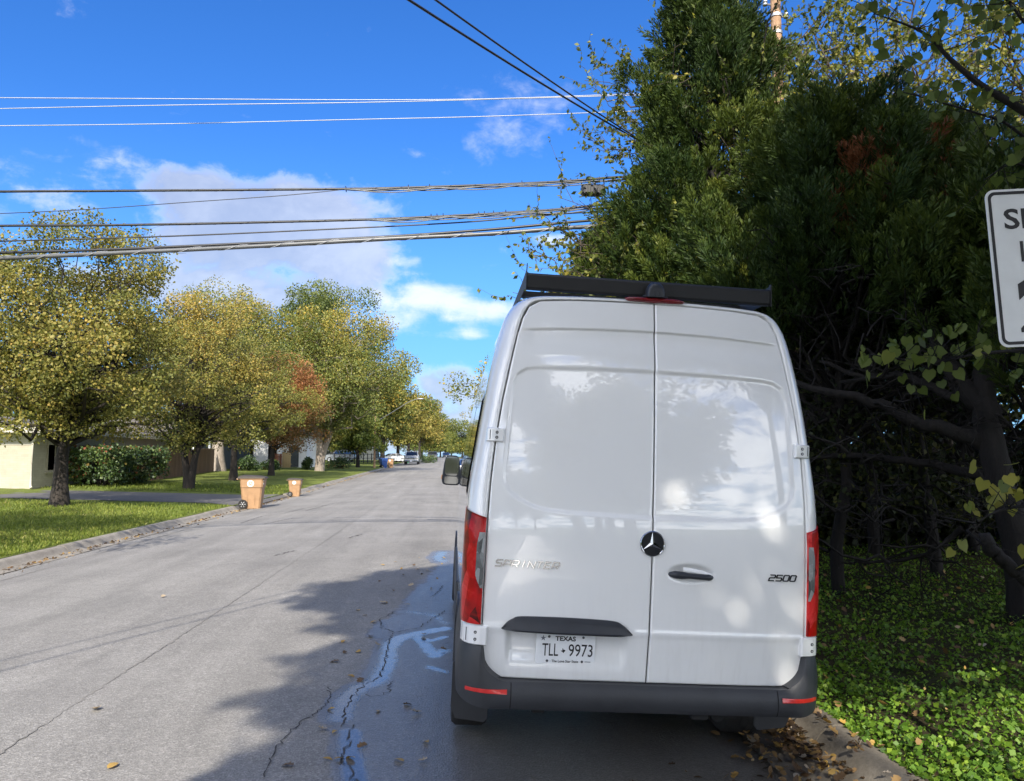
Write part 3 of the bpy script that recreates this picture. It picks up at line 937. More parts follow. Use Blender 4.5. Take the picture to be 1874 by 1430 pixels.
    on_door('door_lettering', '2500', 0.759, 1.197, 0.165, 0.031, M['darkchrome'], dr)
    # ---- round star emblem
    cx, cz, r = 0.013, 1.354, 0.068
    ey = yd(cx + .03, cz) - 0.006
    mb = MB().mat(1)
    mb.lathe([(0.0, 0), (r * .93, 0), (r * .93, 0.012)], (cx, ey + .004, cz), 'y', 40)
    mb.mat(0)
    prof = [(r * .90, 0.004), (r * .92, -0.004), (r * .97, -0.006), (r * 1.02, -0.002), (r * 1.03, 0.014)]
    mb.lathe(prof, (cx, ey, cz), 'y', 40)
    for k in range(3):
        a = PI / 2 + k * 2 * PI / 3 + 0.04
        d = np.array([math.cos(a), math.sin(a)])
        p = np.array([-d[1], d[0]])
        c0 = np.array([cx, cz])
        ridge = [c0, c0 + d * r * .93]
        b = [c0 + (d * .12 + p * .17) * r, c0 + (d * .12 - p * .17) * r]
        tip = c0 + d * r * .95
        vs = [(c0[0], ey - 0.007, c0[1]), (b[0][0], ey + .002, b[0][1]), (tip[0], ey - 0.002, tip[1]), (b[1][0], ey + .002, b[1][1])]
        mb.add(vs, [(0, 1, 2), (0, 2, 3)])
    mb.build('star_emblem', [M['chrome'], M['darkchrome']], van, smooth=True, sharp=25)
    # ---- plate trim above the plate
    up = [(-.795, .868), (-.765, .902), (-.735, .922), (-.69, .936), (-.5, .940), (-.3, .937), (-.18, .930), (-.14, .914), (-.108, .890), (-.08, .862)]
    dn = [(-.085, .858), (-.2, .856), (-.5, .857), (-.7, .861), (-.79, .864)]
    mb = MB()
    ring = resample(np.array(up), 40).tolist() + resample(np.array(dn), 20).tolist()
    lift = [0.004 + 0.040 * min(1, max(0, (0.945 - z) / .06)) * min(1, (x + .80) / .08 if x < -.44 else (-.075 - x) / .08) for x, z in ring]
    mid = [(-.44 + (x + .44) * .95, .898 + (z - .898) * .75) for x, z in ring]
    n1 = len(ring)
    base = [(x, yd(x, max(z, .875)) + 0.01, z) for x, z in ring]
    fr = [(x, float(y_rear(np.array(x), z)) - l * .9, z) for (x, z), l in zip(ring, lift)]
    fm = [(x, float(y_rear(np.array(x), z)) - l - 0.004, z) for (x, z), l in zip(mid, lift)]
    mb.add(base + fr + fm, [(i, (i + 1) % n1, n1 + (i + 1) % n1, n1 + i) for i in range(n1)] + [(n1 + i, n1 + (i + 1) % n1, 2 * n1 + (i + 1) % n1, 2 * n1 + i) for i in range(n1)] + [tuple(range(2 * n1, 3 * n1))])
    mb.build('plate_trim', M['trim'], dl, smooth=True, sharp=35)
    # ---- number plate
    pcx, pcz, pw, ph = -0.439, 0.766, 0.325, 0.168
    py = yd(pcx, pcz + .03) - 0.012
    tiltp = 0.06
    def pl(a, b, l): return (pcx + a, py - l + tiltp * -b, pcz + b)
    mb = MB()
    def rrect(w, h, r, k=6):
        out = []
        for qx, qz, a0 in ((1, 1, 0), (-1, 1, 90), (-1, -1, 180), (1, -1, 270)):
            for t in np.linspace(0, 90, k):
                a = R(a0 + t)
                out.append((qx * (w / 2 - r) + r * math.cos(a), qz * (h / 2 - r) + r * math.sin(a)))
        return out
    rr, ri = rrect(pw, ph, .016), rrect(pw - .007, ph - .007, .013)
    k = len(rr)
    mb.add([pl(a, b, -0.006) for a, b in rr] + [pl(a, b, 0.001) for a, b in rr] + [pl(a, b, 0.003) for a, b in ri], 
           [(i, (i + 1) % k, k + (i + 1) % k, k + i) for i in range(k)] + [(k + i, k + (i + 1) % k, 2 * k + (i + 1) % k, 2 * k + i) for i in range(k)] + [tuple(range(2 * k, 3 * k))])
    def pt(body, ca, cb, w, h, mi=1, bold=0.0):
        vs, fs = text_mesh(body, 1.0, bold=bold)
        mn, mx = vs.min(0), vs.max(0)
        vs = (vs - (mn + mx) / 2) / (mx - mn + [0, 0, 1]) * [w, h, 1]
        mb.mat(mi).add([pl(ca + a, cb + b, 0.0045) for a, b, _ in vs], fs)
    pt('TEXAS', -0.002, 0.057, 0.112, 0.026, bold=0.03)
    pt('TLL', -0.083, -0.004, 0.088, 0.066, bold=0.004)
    pt('9973', 0.083, -0.004, 0.132, 0.066, bold=0.004)
    pt('The Lone Star State', 0.0, -0.064, 0.146, 0.014, bold=0.02)
    def star(ca, cb, r, mi):
        pts = [(ca + (r if i % 2 == 0 else r * .36) * math.sin(i * PI / 5), cb + (r if i % 2 == 0 else r * .36) * math.cos(i * PI / 5)) for i in range(10)]
        mb.mat(mi).add([pl(a, b, 0.0045) for a, b in pts] + [pl(ca, cb, 0.0045)], [(i, (i + 1) % 10, 10) for i in range(10)])
    star(-0.124, 0.057, 0.017, 2)
    tx = [(-.3, 1), (.05, 1), (.05, .55), (.55, .45), (.95, .35), (1, -.1), (.55, -.45), (.3, -1), (-.05, -.75), (-.3, -.35), (-.55, -.45), (-.85, -.05), (-1, .08), (-.3, .1)]
    mb.mat(1).add([pl(-.013 + a * .0125, -.008 + b * .0125, .0045) for a, b in tx], [tuple(range(len(tx)))])
    for a, b in ((-.092, .066), (.095, .066), (-.098, -.064), (.093, -.064)):
        mb.mat(1)
        ring = [(a + .007 * math.cos(t), b + .007 * math.sin(t)) for t in np.linspace(0, 2 * PI, 13)[:-1]]
        mb.add([pl(x, z, .005) for x, z in ring], [tuple(range(11, -1, -1))])
        mb.mat(3)
        ring = [(a + .0035 * math.cos(t), b + .0035 * math.sin(t) + .001) for t in np.linspace(0, 2 * PI, 9)[:-1]]
        mb.add([pl(x, z, .0065) for x, z in ring], [tuple(range(7, -1, -1))])
    mb.mat(2).add([pl(a, b, .0045) for a, b in ((.108, -.066), (.14, -.066), (.14, -.062), (.108, -.062))], [(0, 1, 2, 3)])
    mb.build('number_plate', [M['plate'], M['ink'], M['greyink'], M['chrome']], dl)
    # ---- door handle
    mb = MB()
    hx0, hx1, hz = 0.103, 0.366, 1.190
    rows = []
    for x in np.linspace(hx0, hx1, 24):
        t = (x - hx0) / (hx1 - hx0)
        e = max(0.06, min(1, (4 * t * 1.6) ** .5, (4 * (1 - t) * 1.6) ** .5))
        hh = (0.021 - 0.005 * sst(t, .3, .45) + 0.006 * sst(t, .8, .92)) * e
        pr = 0.030 * e
        cz2 = hz + 0.004 - 0.010 * t
        yb = yd(0.02, 1.19) 
        rows.append([(x, yb + 0.012 - pr * (0.5 + 0.9 * max(0, math.cos(a))), cz2 + hh * math.sin(a)) for a in np.linspace(-PI * .62, PI * .62, 11)])
    rr = [p for r_ in rows for p in r_]
    mb.add(rr, grid_quads(24, 11).tolist())
    mb.build('door_handle', M['trim'], dr, smooth=True)
    mb = MB()
    pts = []
    for x in np.linspace(0.188, 0.352, 14):
        t = (x - .188) / .164
        top = 1.236 - 0.02 * t ** 2
        pts.append([(x, yd(.03, 1.2) - 0.002 - .006 * math.sin(PI * min(1, s * 1.2)), 1.205 + (top - 1.205) * s - .012 * t) for s in np.linspace(0, 1, 6)])
    mb.add([p for r_ in pts for p in r_], grid_quads(14, 6).tolist())
    mb.build('handle_cap', M['white'], dr, smooth=True)
    # ---- hinges
    def hinge(sx, z, w, h, wrap, lower):
        mb = MB()
        xa = float(door_x(z)) - (0.045 if not lower else 0.0)
        xb = float(side_x(z)) - (0.0 if not lower else -0.004)
        if not lower: xb = xa + w
        else: xa = 0.868
        def P(t, q, lift):
            x = xa + (xb - xa) * t
            b = yc(x, z)
            return (sx * x, b - lift, z + q)
        rowz = [-h / 2, -h / 2 + .006, h / 2 - .006, h / 2]
        ts = [0, .06, .3, .5, .7, .86, .94, 1.0]
        vs = [P(0, q, -.02) for q in rowz]
        grid = []
        for ti, t in enumerate(ts):
            for qi, q in enumerate(rowz):
                edge_ = (qi in (0, 3)) or ti in (0, len(ts) - 1)
                grid.append(P(t, q, 0.012 if edge_ else 0.024))
        bottom = []
        for ti, t in enumerate(ts):
            for qi, q in enumerate(rowz):
                bottom.append(P(t, q, -0.02))
        nq = grid_quads(len(ts), 4)
        if sx < 0: nq = nq[:, ::-1]
        k = len(grid)
        per = [(0, j) for j in range(4)] + [(i, 3) for i in range(1, len(ts))] + [(len(ts) - 1, j) for j in (2, 1, 0)] + [(i, 0) for i in range(len(ts) - 2, 0, -1)]
        ids = [i * 4 + j for i, j in per]
        mb.add(grid + bottom, nq.tolist() + [(ids[i], ids[(i + 1) % len(ids)], ids[(i + 1) % len(ids)] + k, ids[i] + k) for i in range(len(ids))])
        mb.mat(1)
        for q in (h * .17, -h * .19):
            t = 0.42 if not lower else 0.46
            p = P(t, q, 0.0255)
            ring = [(p[0] + .0085 * math.cos(a), p[1], p[2] + .0085 * math.sin(a)) for a in np.linspace(0, 2 * PI, 13)[:-1]]
            mb.add(ring, [tuple(range(12))[::-1]])
            mb.mat(2)
            ring = [(p[0] + .005 * math.cos(a), p[1] - .003, p[2] + .005 * math.sin(a)) for a in np.linspace(0, 2 * PI, 9)[:-1]]
            mb.add(ring, [tuple(range(8))[::-1]])
            mb.mat(1)
        # slit between the two hinge leaves
        t0 = .80 if lower else .2
        if not lower: t0 = .8
        a, b = P(t0, h * .34, .0262), P(t0, -h * .34, .0262)
        mb.add([(a[0] - .002, a[1], a[2]), (a[0] + .002, a[1], a[2]), (b[0] + .002, b[1], b[2]), (b[0] - .002, b[1], b[2])], [(3, 2, 1, 0)])
        mb.build('hinge', [M['white'], M['ink'], M['steel']], van)
    def yc(x, z):                               # the rounded rear corner at a half width and height
        xo, xs_ = float(door_x(z)), float(side_x(z))
        b = float(y_rear(np.array(min(x, xo)), z))
        if x <= xo: return b
        s = min(1, (x - xo) / (xs_ - xo))
        return b + (0.135 + b * .3) * (1 - math.sqrt(max(0, 1 - s * s))) + .002
    for sx in (-1, 1):
        hinge(sx, 1.907, 0.098, 0.078, 0, False)
        hinge(sx, 0.825, 0.12, 0.102, 0, True)
    # ---- tail lights on the corners
    def tail(sx):
        zs = np.linspace(0.882, 1.497, 56)
        ss = np.concatenate([np.linspace(0.0, 1, 22), [1.08, 1.25, 1.5]])
        V, reg = [], []
        for z in zs:
            xo, xs_ = float(door_x(z)) + 0.004, float(side_x(z))
            for s in ss:
                zz = 0.882 + (z - 0.882) * (1 - (0.045 * (1 - min(1, s))) / .615)
                b = float(y_rear(np.array(xo), z))
                if s <= 1:
                    x = xo + (xs_ + 0.006 - xo) * math.sin(s * PI / 2)
                    y = b + (0.14) * (1 - math.cos(s * PI / 2)) - 0.012 * (1 - s * .7)
                else:
                    x = xs_ + 0.006
                    y = b + 0.14 + (s - 1) * 0.22
                V.append((sx * x, y, zz))
        nr, nc = len(zs), len(ss)
        Q = grid_quads(nr, nc, flip=(sx < 0))
        V = np.array(V)
        # folded inner edge
        k = len(V)
        edge = np.arange(nr) * nc
        rim = V[edge] + [0, .05, 0]
        Q2 = np.array([(edge[i], edge[i + 1], k + i + 1, k + i) for i in range(nr - 1)])
        top = (nr - 1) * nc + np.arange(nc)
        k2 = k + nr
        rim2 = V[top] + [0, .03, -.002]
        Q3 = np.array([(top[i], top[i + 1], k2 + i + 1, k2 + i) for i in range(nc - 1)])
        o = quad_mesh('tail_light', np.vstack([V, rim, rim2]), np.vstack([Q, Q2, Q3]), M['red'], van, smooth=True)
        # clear reversing lens
        mb = MB()
        g = []
        zz = np.linspace(1.075, 1.372, 20)
        for z in zz:
            xo, xs_ = float(door_x(z)) + 0.004, float(side_x(z))
            b = float(y_rear(np.array(xo), z))
            wmax = 0.20 * sst(z, 1.05, 1.15) * (1 - .35 * sst(z, 1.30, 1.38)) + 0.05
            for t in np.linspace(0.03, 1, 7):
                s = t * wmax
                x = xo + (xs_ + 0.006 - xo) * math.sin(s * PI / 2)
                y = b + 0.14 * (1 - math.cos(s * PI / 2)) - 0.012 * (1 - s * .7) - 0.004
                g.append((sx * x, y, z))
        mb.add(g, grid_quads(20, 7, flip=(sx < 0)).tolist())
        mb.build('reversing_lens', M['clear'], o, smooth=True)
        # dark lamp reflector rings behind the lens
        return o
    tail(-1); tail(1)
    # ---- bumper round the back corners
    def bump_surf(t, v, lift=0.0):
        # t in [-1,1] along the path, v 0..1 up
        s = abs(t); sg = 1 if t >= 0 else -1
        flat, arc, side = 0.825, 0.18, 0.60
        L = flat + arc * 1.35 + side
        d = s * L
        if d < flat: px, pyy, nx, ny = d, 0.0, 0.0, -1.0
        elif d < flat + arc * 1.35:
            a = (d - flat) / (arc * 1.35) * PI / 2
            px, pyy = flat + arc * math.sin(a), arc * (1 - math.cos(a))
            nx, ny = math.sin(a), -math.cos(a)
        else:
            px, pyy, nx, ny = flat + arc, arc + (d - flat - arc * 1.35), 1.0, 0.0
        zb = 0.455 - 0.0 * s + 0.05 * sst(d, .85, 1.1)
        zt = 0.598
        if d > 0.745: zt = 0.736 - math.sqrt(max(0, .14 ** 2 - (d - .745) ** 2)) if d < .884 else 0.772
        if d > 1.1: zt = 0.773 + 0.10 * sst(d, 1.15, 1.5)
        z = zb + (zt - zb) * v
        off = 0.052 * math.sin(PI * min(1, max(0, (v * 0.80 + 0.12)))) ** .55 - 0.02
        if d > .735:
            off2 = 0.028 * math.sin(PI * min(1, max(0, v * .78 + .16))) ** .6 - 0.006
            w = sst(d, .735, .9)
            off = off * (1 - w) + off2 * w
        off += lift
        return (sg * (px + nx * off), pyy + ny * off, z)
    ts = np.unique(np.concatenate([np.linspace(-1, 1, 121), np.linspace(.45, .75, 60), -np.linspace(.45, .75, 60)]))
    vs_ = np.linspace(0, 1, 22)
    mb = MB()
    g = [bump_surf(t, v) for t in ts for v in vs_]
    nt, nv = len(ts), len(vs_)
    mb.add(g, grid_quads(nt, nv, flip=True).tolist())
    bot = [g[i * nv] for i in range(nt)]
    mb.add(bot + [(x * .93, y + .12, z + .03) for x, y, z in bot], [(i, i + 1, nt + i + 1, nt + i) for i in range(nt - 1)])
    topp = [g[i * nv + nv - 1] for i in range(nt)]
    mb.add(topp + [(x * (.97 if abs(x) > .8 else 1), y + .07, z + .002) for x, y, z in topp], [(i + 1, i, nt + i, nt + i + 1) for i in range(nt - 1)])
    bp = mb.build('rear_bumper', M['bumper'], van, smooth=True, sharp=50)
    for sg in (-1, 1):
        mb = MB()
        tt = np.linspace(.450, .568, 14)
        L = .825 + .18 * 1.35 + .60
        rows = []
        for t in tt:
            e = (t - .450) / .118
            vmid = np.interp(t * L, [.75, .9, 1.05], [.62, .47, .40])
            zb_, zt_ = bump_surf(t, 0)[2], bump_surf(t, 1)[2]
            zc = 0.549 - 0.002 * e
            h = 0.0115 * (1 - .25 * e)
            row = []
            for q in (-1.0, -1.0, -.6, .6, 1.0, 1.0):
                z = zc + q * h
                v = (z - zb_) / (zt_ - zb_)
                row.append((q, v))
            for qi, (q, v) in enumerate(row):
                rows.append(bump_surf(sg * t, v, (-.01 if qi in (0, 5) else .006)))
        mb.add(rows, grid_quads(14, 6, flip=(sg > 0)).tolist())
        mb.build('reflector', M['reflector'], bp, smooth=False)
        # joint between centre bumper and corner piece
        t = sg * .437
        mb = MB()
        q = [bump_surf(t + e, v, .0015) for v in np.linspace(.03, .97, 12) for e in (-.0016, .0016)]
        mb.add(q, grid_quads(12, 2).tolist())
        mb.build('bumper_joint', M['seal'], bp)
    # ---- brake light and camera above the doors
    mb = MB()
    g = []
    for x in np.linspace(-.158, .206, 22):
        t = (x - .024) / .182
        e = math.sqrt(max(0, 1 - abs(t) ** 6)) * .9 + .1
        yb = float(y_rear(np.array(x), 2.74))
        for q in np.linspace(-1, 1, 7):
            g.append((x, yb + .004 - .022 * e * (1 - abs(q) ** 3), 2.752 + q * .0165 * e))
    mb.add(g, grid_quads(22, 7, flip=True).tolist())
    mb.build('brake_light', M['brake'], van, smooth=True)
    mb = MB()
    cxx = 0.024
    yb = float(y_rear(np.array(0.0), 2.76))
    g = []
    for yy, w, zt in ((-.034, .030, 2.80), (-.036, .043, 2.828), (-.030, .050, 2.846), (-.015, .055, 2.858), (.012, .057, 2.863), (.06, .05, 2.852), (.12, .04, 2.82)):
        zb = 2.768
        for a in np.linspace(0, PI, 13):
            x = math.copysign(abs(math.cos(a)) ** .8, math.cos(a)) * w
            z = zb + (zt - zb) * math.sin(a) ** .75
            g.append((cxx + x, yb + yy, z))
    mb.add(g, grid_quads(7, 13, flip=True).tolist() + [tuple(range(13))])
    mb.box((cxx, yb + .01, 2.772), (.15, .05, .012), bev=.004)
    mb.lathe([(0, -.038), (.012, -.037), (.016, -.03)], (cxx, yb, 2.785), 'y', 14)
    mb.build('rear_camera', M['trim'], van, smooth=True, sharp=45)
    # ---- roof rack
    rack = bpy.data.objects.new('roof_rack', None)
    C.objects.link(rack); rack.parent = van
    mb = MB()
    ry = 0.225
    prof = [(0.0, 2.868), (0.006, 2.875), (.05, 2.878), (.06, 2.872), (.06, 2.80), (.055, 2.785), (.03, 2.776), (.004, 2.778), (-.002, 2.79), (-.004, 2.86)]
    k = len(prof)
    xs = [-.735, .735]
    mb.add([(x, ry + a, b) for x in xs for a, b in prof], [(i, (i + 1) % k, k + (i + 1) % k, k + i)[::-1] for i in range(k)] + [tuple(range(k)), tuple(range(2 * k - 1, k - 1, -1))])
    mb.build('rack_box', M['blackmetal'], rack)
    for sx in (-1, 1):
        mb = MB()
        ol = [(ry - .01, 2.77), (ry - .004, 2.90), (ry - .002, 2.93 if sx < 0 else 2.905), (ry + .012, 2.935 if sx < 0 else 2.908), (ry + .03, 2.895), (ry + .30, 2.885), (ry + 4.4, 2.885), (ry + 4.6, 2.84), (ry + 4.6, 2.80), (ry + .12, 2.80)]
        mb.prism(ol, sx * .737 - .004 * (sx < 0) , sx * .737 + .008 * (sx > 0), 'yz')
        for q in (.6, 1.7, 2.8, 3.9):
            mb.box((sx * .72, ry + q, 2.785), (.05, .08, .07))
        mb.build('rack_rail', M['blackmetal'], rack)
    mb = MB()
    for q in np.linspace(.5, 4.4, 7):
        mb.box((0, ry + q, 2.852), (1.46, .06, .035))
    mb.build('rack_bars', M['blackmetal'], rack)
    # ---- side windows, rub strip, wheel arch cladding
    for sx in (-1, 1):
        for (ya, yb, nm) in ((0.42, 1.72, 'side_window'), (1.86, 3.36, 'side_window'), (3.62, 4.62, 'side_window')):
            ring = []
            for qx, qz, a0 in ((1, 1, 0), (-1, 1, 90), (-1, -1, 180), (1, -1, 270)):
                for t in np.linspace(0, 90, 6):
                    a = R(a0 + t)
                    r = .12
                    y = (ya + yb) / 2 + qx * ((yb - ya) / 2 - r) + r * math.cos(a)
                    z = 1.865 + qz * (.335 - r) + r * math.sin(a)
                    ring.append((y, z))
            mb = MB()
            k = len(ring)
            xx = lambda z, l: sx * (float(side_x(z)) * 1.004 + l)
            g = []
            for zf in np.linspace(0, 1, 12):
                for yf in np.linspace(0, 1, 6):
                    pass
            # strips by height so the glass follows the leaning side
            zs = np.linspace(1.532, 2.198, 24)
            rows = []
            for z in zs:
                dz = max(0, .12 - (z - 1.53), .12 - (2.20 - z))
                ins = .12 - math.sqrt(max(0, .12 ** 2 - dz ** 2)) if dz > 0 else 0
                for f in np.linspace(0, 1, 5):
                    rows.append((xx(z, .006), ya + ins + f * (yb - ya - 2 * ins), z))
            mb.add(rows, grid_quads(24, 5, flip=(sx < 0)).tolist())
            mb.build(nm, M['glass'], van, smooth=True)
        mb = MB()
        mb.box((sx * 1.012, 3.0, .74), (.035, 2.3, .16), bev=.012)
        mb.box((sx * 1.0, 2.9, .50), (.05, 2.7, .12), bev=.012)
        mb.build('side_cladding', M['bumper'], van)
        for wy in (1.12, 5.42):
            mb = MB()
            arc = [(wy + math.cos(a) * rr_, .36 + math.sin(a) * rr_) for rr_, rng_ in ((.50, np.linspace(-.15, PI + .15, 20)), (.42, np.linspace(PI + .15, -.15, 20))) for a in rng_]
            x0, x1 = sorted((sx * .985, sx * 1.024))
            ns = 20
            for i in range(ns - 1):
                a, b, c_, d_ = arc[i], arc[i + 1], arc[2 * ns - 2 - i], arc[2 * ns - 1 - i]
                mb.prism([a, b, c_, d_], x0, x1, 'yz')
            disc = [(wy + math.cos(a) * .43, .36 + math.sin(a) * .43) for a in np.linspace(-.1, PI + .1, 20)]  # black half disc stands in for the shaded wheel arch opening
            mb.mat(1).prism(disc, sx * 1.0035 if sx < 0 else 1.0, sx * 1.0 if sx < 0 else 1.0035, 'yz')
            mb.build('wheel_arch', [M['bumper'], M['seal']], van)
            w = MB()
            rt = .345
            prof = [(.21, -.11), (.30, -.118), (rt - .02, -.112), (rt, -.085), (rt, .085), (rt - .02, .112), (.30, .118), (.21, .11)]
            w.lathe(prof, (sx * .905, wy, .352), 'x', 36)
            for gx in (-.05, 0, .05):
                w.lathe([(rt + .001, gx - .006), (rt - .008, gx), (rt + .001, gx + .006)], (sx * .905, wy, .352), 'x', 36)
            wo = w.build('wheel', M['tyre'], van, smooth=True, sharp=40)
            w = MB()
            w.lathe([(0, .06), (.09, .065), (.12, .05), (.19, .03), (.205, .10), (.212, .11)] if sx > 0 else [(0, -.06), (.09, -.065), (.12, -.05), (.19, -.03), (.205, -.10), (.212, -.11)], (sx * .905, wy, .352), 'x', 30)
            w.build('rim', M['steel'], wo, smooth=True)
        # mud flap behind the rear wheel
        mb = MB()
        x0, x1 = sorted((sx * 1.035, sx * .815))
        mb.prism([(x0, .56), (x0, .30), (x0 + .03, .235), (x1 - .02, .215), (x1, .24), (x1, .56)] if sx < 0 else [(x0, .56), (x0, .24), (x0 + .02, .215), (x1 - .03, .235), (x1, .30), (x1, .56)], .50, .52, 'xz')
        mb.build('mud_flap', M['bumper'], van)
    # ---- wing mirrors
    for sx in (-1, 1):
        mb = MB()
        my = 5.22
        g = []
        for yy, k_ in ((0.0, .93), (.012, 1.0), (.07, .97), (.13, .80), (.17, .45)):
            for a in np.linspace(0, 2 * PI, 29)[:-1]:
                ca, sa = math.cos(a), math.sin(a)
                x = math.copysign(abs(ca) ** .42, ca) * .105 * k_
                z = math.copysign(abs(sa) ** .42, sa) * .182 * k_
                g.append((sx * (1.118 - x * (1 - .18 * (z / .18))), my + yy, 1.605 + z))
        n_ = 28
        mb.add(g, [(r_ * n_ + i, r_ * n_ + (i + 1) % n_, (r_ + 1) * n_ + (i + 1) % n_, (r_ + 1) * n_ + i) for r_ in range(4) for i in range(n_)] + [tuple(range(4 * n_, 5 * n_)), tuple(range(n_))])
        mb.box((sx * .99, my + .08, 1.50), (.14, .09, .06), bev=.015)
        mo = mb.build('wing_mirror', M['trim'], van, smooth=True, sharp=40)
        for zc, hh in ((1.655, .115), (1.485, .045)):
            mb = MB()
            ring = [(math.copysign(abs(math.cos(a)) ** .4, math.cos(a)) * .084, math.copysign(abs(math.sin(a)) ** .4, math.sin(a)) * hh) for a in np.linspace(0, 2 * PI, 25)[:-1]]
            mb.add([(sx * (1.118 - a), my - .004, zc + b) for a, b in ring], [tuple(range(24)) if sx < 0 else tuple(range(23, -1, -1))])
            mb.build('mirror_glass', M['mirror'], mo)
        mb = MB()
        mb.box((sx * 1.228, my + .05, 1.515), (.022, .05, .06), bev=.008)
        mb.build('turn_signal', M['amber'], mo)
    # ---- underside
    mb = MB()
    mb.box((0, 3.2, .50), (1.7, 5.8, .12))
    mb.tube([(-.8, 1.12, .345), (.8, 1.12, .345)], .06, 10)
    mb.lathe([(0, -.17), (.1, -.15), (.16, -.04), (.16, .04), (.1, .15), (0, .17)], (0.0, 1.12, .36), 'y', 18)
    mb.tube([(.45, .12, .42), (.45, .6, .42), (.42, 2.4, .40)], .04, 10)
    mb.box((-.55, .8, .40), (.07, 1.2, .05)); mb.box((.55, .8, .40), (.07, 1.2, .05))
    mb.box((.32, .07, .435), (.10, .07, .05), bev=.01)
    mb.box((-.05, .9, .42), (.6, .6, .12), bev=.03)
    mb.build('underbody', M['black'], van)
    return van

def sst(x, a, b):
    t = min(1, max(0, (x - a) / (b - a)))
    return t * t * (3 - 2 * t)
build_van()

# ------------------------------------------------------------------ foliage builders
def unit(v):
    return v / (np.linalg.norm(v, axis=-1, keepdims=True) + 1e-9)

def leaf_quads(rng, P, A, size, aspect=0.42, fold=0.12):
    n = len(P)
    A = unit(A)
    Sd = unit(np.cross(A, unit(rng.normal(size=(n, 3)))))
    N = np.cross(A, Sd)
    L = np.broadcast_to(np.asarray(size, float), (n,))[:, None]
    w = L * aspect
    mid = P + A * L * .45
    V = np.stack([P, mid + Sd * w + N * L * fold, P + A * L, mid - Sd * w + N * L * fold], 1)
    return V.reshape(-1, 3), np.arange(4 * n).reshape(n, 4)

def crown_leaves(rng, cen, rad, n, size, tint0=0.45, droop=0.3, flat=0.8, vspread=0.22):
    # leaves packed in clumps; each clump has its own tint
    K = len(cen)
    w = rad ** 2
    i = rng.choice(K, n, p=w / w.sum())
    d = unit(rng.normal(size=(n, 3)))
    r = rad[i] * (0.25 + 0.85 * rng.random(n) ** 0.55)
    P = cen[i] + d * r[:, None] * np.array([1, 1, flat])
    A = unit(d * .6 + rng.normal(size=(n, 3)) * .7 + np.array([0, 0, -droop]))
    ct = rng.normal(0, vspread * .8, K)
    t = tint0 + ct[i] + rng.normal(0, vspread, n)
    s = size * (0.65 + 0.7 * rng.random(n))
    return P, A, s, np.clip(t, 0, 1)

def branch(a, b, rng, r0, r1, k=6, sag=0.12, wob=0.06):
    a, b = np.array(a, float), np.array(b, float)
    t = np.linspace(0, 1, k)[:, None]
    L = np.linalg.norm(b - a)
    P = a + (b - a) * t
    P[:, 2] += (np.sin(t[:, 0] * PI) * sag * L)
    P[1:-1] += rng.normal(0, wob * L / k, (k - 2, 3))
    return P, np.linspace(r0, r1, k)

class Wood:
    def __init__(s): s.V, s.Q, s.o = [], [], 0
    def tube(s, P, r, n=6):
        v, q = tube_np(np.asarray(P, float), np.broadcast_to(np.asarray(r, float), (len(P),)), n)
        s.V.append(v); s.Q.append(q + s.o); s.o += len(v)
    def build(s, name, m, parent):
        return quad_mesh(name, np.vstack(s.V), np.vstack(s.Q), m, parent, smooth=True)

